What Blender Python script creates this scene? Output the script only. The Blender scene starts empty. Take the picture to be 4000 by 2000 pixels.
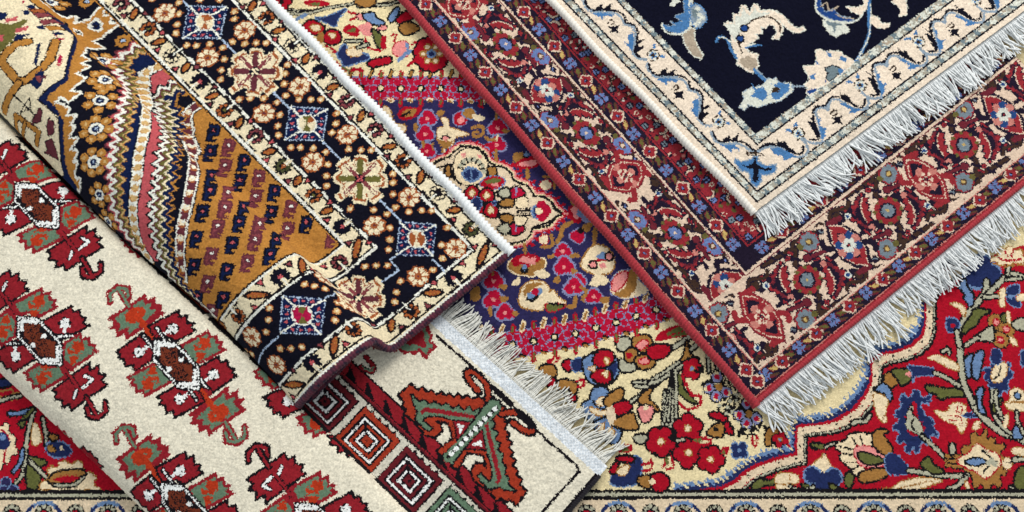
import bpy, math, random
import numpy as np
# ---------------------------------------------------------------- camera, light, exposure
TILT = math.radians(12.0); DIST = 1.15; HFOV = math.radians(58.0)
CT, ST = math.cos(TILT), math.sin(TILT)
CAM = np.array([0.0, -DIST * ST, DIST * CT]); FOC = 2000 / math.tan(HFOV / 2)
scene = bpy.context.scene
cam_data = bpy.data.cameras.new('camera'); cam = bpy.data.objects.new('camera', cam_data); scene.collection.objects.link(cam)
cam.location = CAM; cam.rotation_euler = (TILT, 0, 0)
cam_data.sensor_width = 36; cam_data.angle = HFOV; cam_data.clip_start = .01; cam_data.clip_end = 50
scene.camera = cam
scene.render.resolution_x, scene.render.resolution_y = 1024, 512
world = bpy.data.worlds.new('World'); scene.world = world; world.use_nodes = True
world.node_tree.nodes['Background'].inputs[0].default_value = (.86, .93, 1.0, 1)
world.node_tree.nodes['Background'].inputs[1].default_value = .50
def area_lamp(name, loc, target, sx, sy, power, col):
    d = bpy.data.lights.new(name, 'AREA'); d.shape = 'RECTANGLE'; d.size = sx; d.size_y = sy; d.energy = power; d.color = col
    o = bpy.data.objects.new(name, d); scene.collection.objects.link(o); o.location = loc
    v = np.array(target) - np.array(loc); v = v / np.linalg.norm(v)
    o.rotation_euler = (math.acos(-v[2]), 0, math.atan2(v[1], v[0]) - math.pi / 2)
    return o
area_lamp('window_light', (.85, 2.2, 1.9), (0, 0, 0), 1.6, 1.3, 88, (1.0, .985, .96))
area_lamp('side_window_light', (-2.6, .2, 1.5), (0, 0, 0), 1.2, 1.2, 17, (.88, .95, 1.0))
scene.view_settings.view_transform = 'Standard'; scene.view_settings.look = 'None'; scene.view_settings.gamma = 1.0
scene.view_settings.exposure = 0.0
scene.view_settings.use_curve_mapping = False
# ---------------------------------------------------------------- geometry of the place (metres)
def ray_dirs(p):
    p = np.asarray(p, float).reshape(-1, 2)
    x = (p[:, 0] - 2000) / FOC; y = -(p[:, 1] - 1000) / FOC
    return np.stack([x, y * CT + ST, y * ST - CT], 1)
def unproj(p, z=0.0):
    d = ray_dirs(p); k = (z - CAM[2]) / d[:, 2]
    return CAM + d * k[:, None]
def project(P):
    q = P - CAM
    yc = q[..., 1] * CT + q[..., 2] * ST
    zc = -(q[..., 1] * -ST + q[..., 2] * CT)
    return np.stack([2000 + FOC * q[..., 0] / zc, 1000 - FOC * yc / zc], -1)
def hash2(i, j, k=0):
    n = (np.asarray(i, np.int64) * 374761393 + np.asarray(j, np.int64) * 668265263 + k * 974634777) & 0x7fffffff
    n = ((n ^ (n >> 13)) * 1274126177) & 0x7fffffff
    return ((n ^ (n >> 16)) & 0xffff) / 65535.0
def smooth_noise(u, v, s, k=0):
    x = u / s; y = v / s
    i = np.floor(x).astype(int); j = np.floor(y).astype(int)
    fx = x - i; fy = y - j
    fx = fx * fx * (3 - 2 * fx); fy = fy * fy * (3 - 2 * fy)
    a = hash2(i, j, k); b = hash2(i + 1, j, k); c = hash2(i, j + 1, k); d = hash2(i + 1, j + 1, k)
    return (a * (1 - fx) + b * fx) * (1 - fy) + (c * (1 - fx) + d * fx) * fy
def sstep(x):
    x = np.clip(x, 0, 1); return x * x * (3 - 2 * x)
def cspline(pts, n=8, closed=False):
    p = np.asarray(pts, float); m = len(p)
    if m < 3: return p
    out = []
    rng = range(m) if closed else range(m - 1)
    t = np.arange(n) / n
    for i in rng:
        if closed: a, b, c, d = p[i - 1], p[i], p[(i + 1) % m], p[(i + 2) % m]
        else: a, b, c, d = p[max(i - 1, 0)], p[i], p[i + 1], p[min(i + 2, m - 1)]
        t1 = t[:, None]
        out.append(0.5 * (2 * b + (c - a) * t1 + (2 * a - 5 * b + 4 * c - d) * t1 ** 2 + (3 * b - a - 3 * c + d) * t1 ** 3))
    if not closed: out.append(p[-1:])
    return np.concatenate(out)

class Flat:
    """a rug lying flat: u runs up-left along one edge, v along the other"""
    def __init__(s, K, eu, ev, z, bump=0.0012, seed=0):
        s.K = np.array([K[0], K[1]]); s.eu = np.array(eu); s.ev = np.array(ev); s.z = z; s.b = bump; s.seed = seed
        s.inv = np.linalg.inv(np.stack([s.eu, s.ev], 1))
    def pos(s, u, v):
        x = s.K[0] + u * s.eu[0] + v * s.ev[0]; y = s.K[1] + u * s.eu[1] + v * s.ev[1]
        z = s.z + s.b * (smooth_noise(u, v, .17, s.seed) + .5 * smooth_noise(u, v, .07, s.seed + 1) - .75) * 2
        return np.stack([x, y, z + 0 * x], -1)
    def T(s, p):
        w = unproj(p, s.z)[:, :2] - s.K
        return w @ s.inv.T

class Fold:
    """a rug thrown over itself: u along its straight edge, arc length s across a bent profile"""
    def __init__(s, K, W, V, prof, smax, seed=0, ulim=(-.02, 1.1), skew=0.0, flare=0.0):
        s.K = np.array(K); s.W = np.array(W); s.V = np.array(V); s.seed = seed; s.skew = skew; s.flare = flare
        s.ul = np.linspace(ulim[0], ulim[1], 45)
        s.ns = 400; s.S = np.linspace(0, smax, s.ns)
        X = np.zeros((45, s.ns)); Z = np.zeros((45, s.ns))
        for i, u in enumerate(s.ul):
            c = cspline(prof(u), 24)
            L = np.concatenate([[0], np.cumsum(np.hypot(*np.diff(c, axis=0).T))])
            X[i] = np.interp(s.S, L, c[:, 0]); Z[i] = np.interp(s.S, L, c[:, 1])
        s.X = X; s.Z = Z
        s.tab = None; s.shear = 0.; s.shv = 0.
    def xz(s, u, v):
        fu = np.clip((u - s.ul[0]) / (s.ul[1] - s.ul[0]), 0, 43.999); fv = np.clip(v / (s.S[1] - s.S[0]), 0, s.ns - 1.001)
        i = fu.astype(int); j = fv.astype(int); a = fu - i; b = fv - j
        def g(A): return (A[i, j] * (1 - a) + A[i + 1, j] * a) * (1 - b) + (A[i, j + 1] * (1 - a) + A[i + 1, j + 1] * a) * b
        x = g(s.X); z = g(s.Z)
        return x + np.minimum(v, 0), z
    def pos(s, u, v):
        u = np.asarray(u, float); v = np.asarray(v, float)
        x, z = s.xz(u, v * (1 + s.flare * np.clip(u, 0, 1)))
        uu = u + s.skew * v + s.shear * sstep((v * (1 + s.flare * np.clip(u, 0, 1)) - s.shv) / .03)
        z = z + .0022 * (smooth_noise(u, v, .10, s.seed) + .5 * smooth_noise(u, v, .045, s.seed + 1) - .75)
        return np.stack([s.K[0] + uu * s.W[0] + x * s.V[0], s.K[1] + uu * s.W[1] + x * s.V[1], z], -1)
    def T(s, p):
        p = np.asarray(p, float).reshape(-1, 2)
        if s.tab is None:
            gu, gv = np.meshgrid(np.linspace(s.ul[0] - .1, s.ul[-1], 300), np.linspace(-.05, s.vis, 260), indexing='ij')
            P = s.pos(gu, gv); s.tab = (gu.ravel(), gv.ravel(), project(P).reshape(-1, 2), P[..., 2].ravel())
        gu, gv, Q, Zt = s.tab
        out = np.zeros_like(p)
        for k, q in enumerate(p):
            d = np.hypot(Q[:, 0] - q[0], Q[:, 1] - q[1])
            m = d.argmin(); near = np.where(d < d[m] + 5)[0]
            m = near[(Zt[near] - d[near] * .0005).argmax()]
            out[k] = gu[m], gv[m]
        for it in range(5):
            e = 1e-4
            q0 = project(s.pos(out[:, 0], out[:, 1])); qu = project(s.pos(out[:, 0] + e, out[:, 1])); qv = project(s.pos(out[:, 0], out[:, 1] + e))
            a = (qu - q0) / e; b = (qv - q0) / e; r = p - q0
            det = a[:, 0] * b[:, 1] - a[:, 1] * b[:, 0]
            det = np.where(np.abs(det) < 2e5, np.sign(det) * 2e5 + (det == 0), det)
            du = (r[:, 0] * b[:, 1] - r[:, 1] * b[:, 0]) / det; dv = (a[:, 0] * r[:, 1] - a[:, 1] * r[:, 0]) / det
            out[:, 0] += np.clip(du, -.004, .004); out[:, 1] += np.clip(dv, -.004, .004)
        return out

# ---------------------------------------------------------------- weaving: every rug is a grid of knots, each with a yarn colour and a part
PAL = {}
PAL_RGB = []
def yarn(name, r, g, b):
    PAL[name] = len(PAL_RGB); PAL_RGB.append((r, g, b))
class Loom:
    def __init__(s, surf, u0, u1, v0, v1, h, ground):
        s.surf = surf; s.u0, s.u1, s.v0, s.v1, s.h = u0, u1, v0, v1, h
        s.nu = int(round((u1 - u0) / h)); s.nv = int(round((v1 - v0) / h))
        s.col = np.full((s.nu, s.nv), PAL[ground], np.uint8)
        s.par = np.zeros((s.nu, s.nv), np.int16)
        s.parts = [('field', None, None)]
        s.cur = -1; s.rec = None; s.M = None
        s.cu = u0 + (np.arange(s.nu) + .5) * h; s.cv = v0 + (np.arange(s.nv) + .5) * h
        s.tx = s.ty = 0.; s.ts = 1.; s.lock = None
    # coordinates
    def tile(s, x0, y0, size=500, ref=1288.): s.tx, s.ty, s.ts = x0, y0, size / ref
    def full(s): s.tx, s.ty, s.ts = 0., 0., 1.
    def to(s, pts): 
        p = np.asarray(pts, float).reshape(-1, 2) * s.ts + (s.tx, s.ty)
        return s.surf.T(p)
    def part(s, name, parent=None, label=None):
        s.parts.append((name, parent, label)); s.cur = len(s.parts) - 1; return s.cur
    def nopart(s): s.cur = -1
    # primitive ops in rug coordinates
    def _set(s, i0, j0, m, c):
        if s.lock is not None: m = m & s.lock[i0:i0 + m.shape[0], j0:j0 + m.shape[1]]
        s.col[i0:i0 + m.shape[0], j0:j0 + m.shape[1]][m] = c
        if s.cur >= 0: s.par[i0:i0 + m.shape[0], j0:j0 + m.shape[1]][m] = s.cur
    def _box(s, p, pad):
        i0 = max(0, int((p[:, 0].min() - pad - s.u0) / s.h)); i1 = min(s.nu, int((p[:, 0].max() + pad - s.u0) / s.h) + 2)
        j0 = max(0, int((p[:, 1].min() - pad - s.v0) / s.h)); j1 = min(s.nv, int((p[:, 1].max() + pad - s.v0) / s.h) + 2)
        return i0, i1, j0, j1
    def fill(s, c, p):
        p = np.asarray(p, float)
        if s.rec is not None: s.rec.append(('f', c, p)); return
        i0, i1, j0, j1 = s._box(p, 0)
        if i1 <= i0 or j1 <= j0: return
        U = s.cu[i0:i1, None]; V = s.cv[None, j0:j1]
        m = np.zeros((i1 - i0, j1 - j0), bool)
        for a, b in zip(p, np.roll(p, -1, 0)):
            if a[1] == b[1]: continue
            cr = (V > a[1]) != (V > b[1])
            m ^= cr & (U < a[0] + (V - a[1]) * (b[0] - a[0]) / (b[1] - a[1]))
        s._set(i0, j0, m, PAL[c] if isinstance(c, str) else c)
    def line(s, c, p, w):
        p = np.asarray(p, float)
        if s.rec is not None: s.rec.append(('l', c, p, w)); return
        r = w / 2
        for a, b in zip(p, p[1:]):
            q = np.stack([a, b]); i0, i1, j0, j1 = s._box(q, r)
            if i1 <= i0 or j1 <= j0: continue
            U = s.cu[i0:i1, None] - a[0]; V = s.cv[None, j0:j1] - a[1]
            d = b - a; L = max(d @ d, 1e-12)
            t = np.clip((U * d[0] + V * d[1]) / L, 0, 1)
            s._set(i0, j0, (U - t * d[0]) ** 2 + (V - t * d[1]) ** 2 < r * r, PAL[c])
    # traced ops (points read off a tile)
    def P(s, c, pts, sm=False, out=None, w=.0025):
        p = s.to(pts)
        if sm: p = cspline(p, 6, True)
        if out: s.line(out, np.concatenate([p, p[:1]]), w * 2)
        s.fill(c, p)
    def S(s, c, pts, w=.003, sm=True, out=None, ow=.0022):
        p = s.to(pts)
        if sm and len(p) > 2: p = cspline(p, 6)
        if out: s.line(out, p, w + 2 * ow)
        s.line(c, p, w)
    def D(s, c, pts, r):
        for p in s.to(pts): s.line(c, np.stack([p, p + 1e-5]), 2 * r)
    # rug-space helpers
    def disc(s, c, q, r):
        q = np.asarray(q); s.line(c, np.stack([q, q + 1e-6]), 2 * r)
    def ring(s, q, r, n, a0=0):
        a = a0 + np.arange(n) * 2 * math.pi / n
        return np.asarray(q) + r * np.stack([np.cos(a), np.sin(a)], 1)
    def dash(s, c, p, w, on, off):
        p = np.asarray(p, float); L = np.concatenate([[0], np.cumsum(np.hypot(*np.diff(p, axis=0).T))])
        t = 0.; e = min(w * .4, on * .45)
        while t < L[-1]:
            x = np.array([min(t + e, L[-1]), max(t + e, min(t + on - e, L[-1]))]); s.line(c, np.stack([np.interp(x, L, p[:, 0]), np.interp(x, L, p[:, 1])], 1), w); t += on + off
    def record(s): s.rec = []
    def stop(s): r = s.rec; s.rec = None; return r
    def play(s, ops, src, dst, M=None, swap=None, clip=None):
        M = np.eye(2) if M is None else np.asarray(M, float); src = np.asarray(src); dst = np.asarray(dst)
        k = math.sqrt(abs(np.linalg.det(M)))
        for o in ops:
            q = (o[2] - src) @ M.T + dst
            c = swap.get(o[1], o[1]) if swap else o[1]
            if o[0] == 'f': s.fill(c, q)
            else: s.line(c, q, o[3] * k)
    def rect(s, c, u0, u1, v0, v1): s.fill(c, [(u0, v0), (u1, v0), (u1, v1), (u0, v1)])
# ---------------------------------------------------------------- how the five rugs lie
Z_BASE, Z_RED, Z_NAVY, Z_WHITE, Z_DARK = .010, .0205, .0315, .0205, .0325
def axes(K, A, z):
    K = unproj([K], z)[0]; A = unproj([A], z)[0]
    W = (A - K) / np.linalg.norm(A - K); V = np.array([W[1], -W[0], 0.])
    return K, W, V
base_s = Flat((0, 0), (1, 0), (0, 1), Z_BASE, .0006, 3)
K, W, V = axes((2944, 1588), (1560, 0), Z_RED)            # corner, along its left edge, along its fringed edge
B_ = unproj([(4000, 722)], Z_RED)[0]; V = (B_ - K) / np.linalg.norm(B_ - K)
red_s = Flat(K, W[:2], V[:2], Z_RED, .0010, 7)
K, W, V = axes((2943, 832), (2137, -6), Z_NAVY)
B_ = unproj([(4000, 42)], Z_NAVY)[0]; V = (B_ - K) / np.linalg.norm(B_ - K)
navy_s = Flat(K, W[:2], V[:2], Z_NAVY, .0010, 11)
K, W, V = axes((1985, 985), (1045, 0), Z_DARK)
V = V if V[0] < 0 else -V
def dark_prof(u):
    xc = .172 + .029 * sstep((u - .08) / .26) + .010 * sstep((.04 - u) / .05) + .003 * math.sin(u * 14); xs = .304 + .037 * sstep(u / .5)
    xs += .002 * math.sin(u * 23 + 1)
    z = Z_DARK; d = xs - xc
    k = 1 + .10 * math.sin(u * 9)
    return [(0, z), (xc * .5, z), (xc - .03, z + .001), (xc - .008, z + .002), (xc + .004, z + .010 * k), (xc + .007, z + .022 * k),
            (xc + .013, z + .034 * k), (xc + .028, z + .043 * k), (xc + .45 * d, z + .048), (xc + .66 * d, z + .044), (xs - .022, z + .031), (xs - .006, z + .016), (xs, z + .004),
            (xs - .004, z - .006), (xs - .02, z - .009), (xs - .08, z - .009)]
dark_s = Fold(K, W, V, dark_prof, .50, 17, skew=.05, flare=.30); dark_s.vis = .37; dark_s.shear = .016; dark_s.shv = .178
K, W, V = axes((2334, 1858), (1675, 1258), Z_WHITE)
V = V if V[0] < 0 else -V
def white_prof(u):
    xc = .169 + .003 * math.sin(u * 12); xs = .384 + .004 * math.sin(u * 8 + 2)
    a = sstep((u - .02) / .12)
    z = Z_WHITE; h = .026 * (.35 + .65 * a)
    return [(0, z), (.09, z), (xc - .025, z), (xc - .004, z + .002), (xc + .002, z + .35 * h), (xc + .005, z + .7 * h),
            (xc + .014, z + .95 * h), (xc + .04, z + h * 1.05), (xc + .11, z + h * 1.15), (xs - .05, z + h * 1.05), (xs - .018, z + .75 * h), (xs - .004, z + .3 * h), (xs, z - .001),
            (xs - .005, z - .008), (xs - .02, z - .009), (xs - .06, z - .009)]
white_s = Fold(K, W, V, white_prof, .50, 29, ulim=(-.05, 1.3)); white_s.vis = .45
# ================================================================ floral medallion rug (underneath everything)
for n, c in dict(BI=(224, 206, 160), BR=(164, 18, 36), BC=(172, 18, 50), BN=(44, 40, 78), BL=(104, 130, 166), BM=(34, 44, 84), BT=(156, 110, 56), BO=(96, 98, 52), BK=(24, 22, 24), BP=(222, 138, 132), BS=(174, 170, 146), BW=(228, 206, 168), BG=(126, 130, 164), BF=(218, 196, 164), BD=(130, 150, 170)).items(): yarn(n, *c)
def weave_base():
    p = unproj([(-60, 2060), (4060, -20), (4100, 2060)], Z_BASE)
    L = Loom(base_s, -.745, .745, -.348, .385, .00118, 'BI')
    ed = unproj([(2000, 1925), (2000, 1945), (2000, 1965)], Z_BASE)[:, 1]
    def T(x, y, s=500): L.tile(x, y, s, 784.)
    def flow(x, y, r, n, c, cc='BW', a0=0., out='BK', pr=.42, ow=1.35):
        pts = [(x + r * .62 * math.cos(a0 + k * 2 * math.pi / n), y + r * .62 * math.sin(a0 + k * 2 * math.pi / n)) for k in range(n)]
        m = L.ts * .00032
        if out: L.D(out, pts, r * pr * ow * m); L.D(out, [(x, y)], r * .6 * m)
        L.D(c, pts, r * pr * m); 
        if cc: L.D('BT', [(x, y)], r * .27 * m); L.D(cc, [(x, y)], r * .19 * m)
    def bl(c, pts, out='BK', w=.0027, sm=True): L.P(c, pts, sm, out, w)
    def leafs(c, pts, edge=None):
        bl(c, pts, None if edge is None else edge, .0016)
    # ---- red spandrels
    sp = L.part('red_spandrel')
    T(2700, 1500)
    edge_r = [(-60, 672), (60, 655), (180, 640), (262, 600), (330, 540), (400, 500), (500, 465), (600, 440), (650, 430), (648, 340), (652, 262), (760, 250), (830, 240), (900, 215), (990, 160), (1060, 80), (1100, 0), (1110, -60), (1110, -150), (1160, -180), (1260, -200), (1350, -235), (1410, -290), (1440, -370), (1440, -470), (1440, -560), (1470, -640), (1560, -700), (1700, -740)]
    e = L.to(edge_r)
    L.fill('BR', np.concatenate([e, [(.9, .10), (.9, ed[0]), (e[0][0] - .02, ed[0])]]))
    def offl(c, off, w, out=None):
        d = np.gradient(e, axis=0); d /= np.linalg.norm(d, axis=1)[:, None]; n = np.stack([-d[:, 1], d[:, 0]], 1)
        q = e + n * off; L.line(c, q, w)
    L.part('spandrel_outline', sp)
    L.line('BL', e + np.array([-.004, .007]), .0085); L.line('BM', e + np.array([-.0025, .0045]), .0065); L.line('BI', e + np.array([-.010, .012]), .0030)
    for k in range(0, len(e) - 1):
        for t in (.15, .5, .85):
            q = e[k] + (e[k + 1] - e[k]) * t; s = hash2(k * 7, int(t * 10)); L.line('BI' if s > .5 else 'BL', [q + np.array([-.004, .005]), q + np.array([-.010 - .004 * s, .012])], .0020)
    L.line('BR', e, .0042); L.line('BF', e + np.array([.0042, -.0048]), .0082)
    offs = e + np.array([.0095, -.0105]); L.line('BK', offs, .0056); L.dash('BS', offs + np.array([-.0008, .0008]), .0017, .004, .0007)
    L.dash('BK', e + np.array([.0036, -.0040]), .0026, .0022, .018)
    # left spandrel
    ql = unproj([(-200, 1440), (560, 1440), (760, 1940)], Z_BASE)
    spl = L.part('red_spandrel'); L.fill('BR', [(-.9, ql[0][1]), (ql[1][0], ql[1][1]), (ql[2][0], ed[0]), (-.9, ed[0])])
    # ---- right spandrel flowers
    L.cur = sp
    T(2700, 1500)
    bl('BO', [(375, 640), (400, 590), (470, 590), (525, 595), (520, 610), (440, 620), (400, 650)]); bl('BW', [(520, 560), (580, 545), (650, 560), (655, 600), (600, 620), (600, 660), (530, 665), (520, 620)], 'BT', .0012); L.S('BT', [(525, 612), (600, 610), (600, 550)], .0016); L.S('BS', [(610, 630), (660, 655), (740, 640)], .0024, out='BK'); bl('BO', [(680, 620), (740, 615), (720, 640)]); bl('BO', [(735, 370), (790, 365), (790, 390), (750, 390)])
    T(3100, 1500)
    # flower cluster A
    bl('BW', [(110, 500), (170, 450), (190, 430), (230, 500), (270, 530), (200, 545), (130, 530)], 'BT', .0012)
    for x, y in ((115, 560), (180, 620), (245, 570)): L.D('BL', [(x, y)], .0112)
    for x, y in ((115, 560), (180, 620), (245, 570), (180, 585)): L.D('BM', [(x, y)], .0092)
    bl('BO', [(220, 615), (260, 630), (295, 655), (240, 650)]); L.S('BK', [(190, 430), (205, 380)], .0022); leafs('BO', [(110, 375), (180, 370), (250, 355), (180, 395)], 'BK'); L.S('BS', [(0, 640), (60, 655), (120, 630)], .0028, out='BK'); L.S('BS', [(200, 385), (260, 360)], .0022, out='BK')
    # big palmette with fan
    bl('BW', [(265, 365), (320, 350), (350, 310), (480, 310), (490, 370), (400, 380), (375, 430), (390, 490), (430, 520), (375, 560), (350, 510), (290, 460), (300, 420), (270, 395)])
    for a, b in (((280, 380), (370, 405)), ((300, 425), (370, 435)), ((330, 480), (390, 480)), ((360, 330), (390, 380)), ((410, 315), (425, 375)), ((365, 520), (400, 505))): L.S('BK', [a, b], .0020, False)
    bl('BP', [(375, 395), (450, 380), (520, 410), (570, 470), (560, 500), (440, 510), (390, 470)], 'BR', .0012); bl('BO', [(400, 425), (460, 430), (550, 470), (470, 490), (420, 470)])
    bl('BT', [(490, 360), (495, 300), (540, 280), (575, 290), (545, 310), (600, 390), (590, 440), (540, 420), (500, 380)]); bl('BT', [(405, 585), (410, 550), (480, 525), (570, 525), (570, 560), (500, 590), (430, 600)])
    bl('BM', [(565, 450), (600, 425), (650, 450), (710, 520), (700, 550), (620, 555), (580, 540), (565, 500)], 'BL', .0012); bl('BO', [(320, 570), (340, 545), (365, 570), (350, 625), (325, 620)])
    L.S('BS', [(365, 245), (380, 230), (440, 230), (470, 190)], .0034, out='BK'); bl('BW', [(495, 70), (540, 60), (580, 110), (560, 170), (570, 230), (530, 220), (500, 140)], 'BT', .0012); bl('BL', [(500, 25), (560, 30), (595, 60), (590, 95), (550, 60), (510, 50)]); 
    bl('BW', [(545, 640), (600, 640), (660, 600), (740, 580), (784, 575), (850, 580), (910, 590), (860, 610), (790, 635), (700, 650), (600, 670), (560, 665)], 'BT', .0014); L.S('BT', [(590, 655), (700, 625), (850, 595)], .0016)
    # toothed blue leaf
    def toothed(pts, c, o, depth=.006):
        p = cspline(L.to(pts), 6, True); cen = p.mean(0); k = np.arange(len(p)); q = cen + (p - cen) * (1 + .20 * np.where(k % 6 < 3, 1, -.2))[:, None]
        L.line(o, np.concatenate([q, q[:1]]), .0030); L.fill(c, q)
    T(3500, 1500)
    toothed([(20, 200), (40, 110), (110, 70), (190, 90), (200, 120), (160, 110), (150, 160), (200, 210), (240, 290), (200, 330), (140, 380), (90, 390), (40, 340), (10, 270)], 'BM', 'BL')
    bl('BR', [(60, 200), (100, 110), (130, 130), (135, 200), (175, 260), (160, 310), (110, 320), (70, 280)], None); bl('BS', [(70, 190), (100, 130), (110, 190), (145, 230), (165, 280), (140, 310), (100, 290), (65, 260)], 'BK', .0010); L.S('BK', [(95, 150), (110, 210), (95, 250), (130, 300)], .0022)
    L.S('BS', [(160, 320), (230, 380), (290, 440)], .0036, out='BK'); 
    bl('BO', [(190, 10), (300, 30), (420, 40), (415, 70), (330, 75), (270, 90), (250, 60), (200, 45)])
    bl('BW', [(240, 160), (310, 170), (350, 120), (420, 130), (430, 180), (430, 250), (400, 300), (370, 250), (320, 230), (270, 200)], 'BT', .0012); L.S('BR', [(375, 140), (405, 140), (400, 175), (375, 170), (375, 140)], .0018); L.S('BR', [(320, 195), (390, 200), (405, 240), (390, 255)], .0018); L.S('BR', [(325, 220), (380, 225)], .0016); bl('BM', [(410, 190), (450, 175), (500, 200), (440, 205)], 'BL', .001)
    bl('BW', [(470, 270), (490, 230), (525, 230), (500, 255), (520, 265), (480, 280)], 'BT', .001)
    # main stem and twigs
    L.S('BS', [(400, -10), (440, 40), (470, 120), (540, 210), (640, 290), (720, 320), (800, 355)], .0062, out='BK'); L.S('BS', [(575, -40), (590, 60), (600, 180), (660, 270), (700, 300)], .0034, out='BK')
    bl('BL', [(500, 40), (535, 30), (520, 110), (545, 180), (515, 165), (500, 100)]); bl('BO', [(600, 120), (645, 90), (630, 140), (600, 175)]); bl('BW', [(665, 200), (690, 185), (680, 260), (660, 260)], 'BT', .0010)
    bl('BW', [(670, 120), (700, 100), (700, 50), (740, 25), (784, 50), (830, 60), (820, 150), (740, 165), (690, 150)], 'BT', .0014); L.D('BK', [(745, 72)], .0050); L.D('BL', [(745, 72)], .0032); L.S('BT', [(700, 110), (784, 110)], .0016); L.S('BS', [(740, 170), (745, 230), (784, 300)], .0026, out='BK'); bl('BL', [(720, 320), (735, 260), (770, 330)])
    # brown shield palmette
    toothed([(370, 470), (420, 420), (470, 340), (540, 310), (570, 350), (640, 380), (640, 450), (650, 520), (630, 590), (570, 630), (500, 610), (450, 560), (400, 510)], 'BT', 'BK')
    for y in (440, 470, 500): L.S('BT', [(310, y), (400, y + 5)], .0034, False, out='BK', ow=.0012)
    bl('BW', [(380, 470), (450, 420), (500, 370), (560, 410), (620, 430), (640, 480), (610, 530), (550, 575), (500, 540), (430, 510)], 'BR', .0016); bl('BL', [(430, 480), (490, 455), (550, 475), (500, 495)], 'BK', .0022); L.S('BK', [(530, 405), (580, 450), (600, 470)], .0022); L.S('BK', [(540, 540), (570, 500), (620, 475)], .0022); L.D('BS', [(590, 470), (605, 490), (570, 485)], .0034)
    bl('BS', [(335, 370), (355, 370), (360, 420), (335, 425)]); bl('BW', [(650, 480), (680, 450), (710, 470), (700, 520), (665, 510)], 'BT', .001); L.S('BK', [(660, 480), (700, 480)], .0018); L.S('BS', [(720, 465), (800, 460)], .0040, out='BK'); bl('BW', [(710, 400), (740, 390), (800, 400), (800, 435), (730, 430)], 'BT', .001)
    L.S('BS', [(80, 530), (180, 545), (290, 560), (390, 565), (440, 560)], .0042, out='BK'); L.S('BS', [(430, 570), (380, 620), (320, 645)], .0034, out='BK'); bl('BO', [(155, 490), (200, 450), (230, 500), (290, 535), (230, 545), (190, 520)]); bl('BW', [(425, 600), (440, 600), (460, 660), (435, 640)], 'BT', .001); bl('BO', [(730, 650), (740, 540), (784, 510), (830, 560), (810, 640), (770, 650)]); bl('BS', [(700, 630), (730, 640), (720, 655)])
    T(3300, 1150)
    bl('BT', [(245, 510), (270, 480), (310, 500), (320, 540), (280, 570), (250, 550)]); bl('BO', [(290, 470), (350, 460), (400, 470), (400, 520), (350, 555), (330, 520)]); bl('BM', [(385, 440), (430, 440), (540, 455), (555, 490), (440, 500), (420, 530), (410, 470)], 'BL', .0014); bl('BP', [(370, 490), (400, 470), (405, 500)], None)
    L.S('BS', [(555, 480), (620, 510), (720, 570)], .0036, out='BK'); L.S('BS', [(690, 230), (705, 330), (715, 450), (735, 560), (784, 660)], .0060, out='BK'); bl('BW', [(510, 390), (560, 375), (620, 390), (690, 430), (695, 465), (620, 440), (560, 405)], 'BT', .0012); L.S('BS', [(600, 350), (630, 335), (640, 360)], .0030, out='BK')
    bl('BM', [(630, 155), (670, 145), (700, 180), (690, 215), (635, 230)], 'BL', .0014); L.D('BR', [(668, 190)], .0028); bl('BW', [(655, 55), (700, 55), (740, 90), (725, 130), (700, 85)], 'BT', .001); bl('BL', [(740, 400), (784, 370), (810, 430), (784, 490), (750, 500)])
    bl('BL', [(195, 585), (240, 550), (285, 600), (275, 650), (240, 600)]); bl('BW', [(180, 610), (260, 640), (255, 700), (230, 770), (195, 720)], 'BT', .0012)
    L.tile(3600, 950, 400, 784.)
    L.D('BL', [(470, 170), (410, 265), (525, 240)], .0155); L.P('BL', [(340, 250), (420, 215), (520, 300), (400, 320)], True); L.D('BM', [(470, 170), (415, 262), (525, 240)], .0125); bl('BM', [(350, 255), (420, 225), (490, 280), (430, 300)], None)
    L.S('BS', [(500, 290), (490, 370), (450, 430), (370, 520), (320, 600), (310, 660)], .0058, out='BK'); L.S('BS', [(500, 400), (590, 310), (660, 240), (720, 240), (784, 260)], .0048, out='BK'); L.S('BS', [(480, 415), (540, 410), (600, 405)], .0036, out='BK'); L.S('BS', [(660, 240), (670, 170)], .0030, out='BK'); L.S('BS', [(650, 280), (760, 270)], .0030, out='BK')
    bl('BL', [(290, 330), (330, 280), (350, 340), (395, 400), (380, 480), (330, 420), (345, 400)]); bl('BW', [(220, 465), (290, 460), (340, 510), (320, 560), (290, 500)], 'BT', .0012); bl('BM', [(195, 580), (260, 580), (290, 620), (260, 670), (200, 670)], 'BL', .0014); L.D('BR', [(240, 630)], .0028); bl('BO', [(325, 640), (380, 560), (410, 510), (520, 520), (450, 560), (420, 620), (370, 650), (320, 690)]); L.S('BS', [(270, 680), (290, 784)], .0050, out='BK')
    toothed([(560, 130), (600, 70), (660, 40), (740, 60), (784, 110), (770, 150), (690, 150), (620, 160)], 'BW', 'BT'); L.S('BR', [(590, 110), (640, 130), (700, 130), (760, 120)], .0026); L.S('BR', [(640, 60), (660, 100)], .0022); L.S('BR', [(710, 40), (690, 100)], .0022); L.S('BT', [(545, 150), (620, 175), (700, 170), (784, 150)], .0020)
    bl('BM', [(660, 340), (740, 320), (745, 380), (700, 400), (750, 440), (750, 490), (670, 460), (655, 400)], 'BL', .0014); bl('BL', [(650, 405), (700, 395), (690, 430)], None); bl('BW', [(600, 360), (640, 350), (640, 400), (630, 450), (640, 480), (600, 480), (600, 420)], 'BT', .001); bl('BW', [(735, 400), (800, 390), (800, 430), (735, 440)], 'BT', .001)
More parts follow.
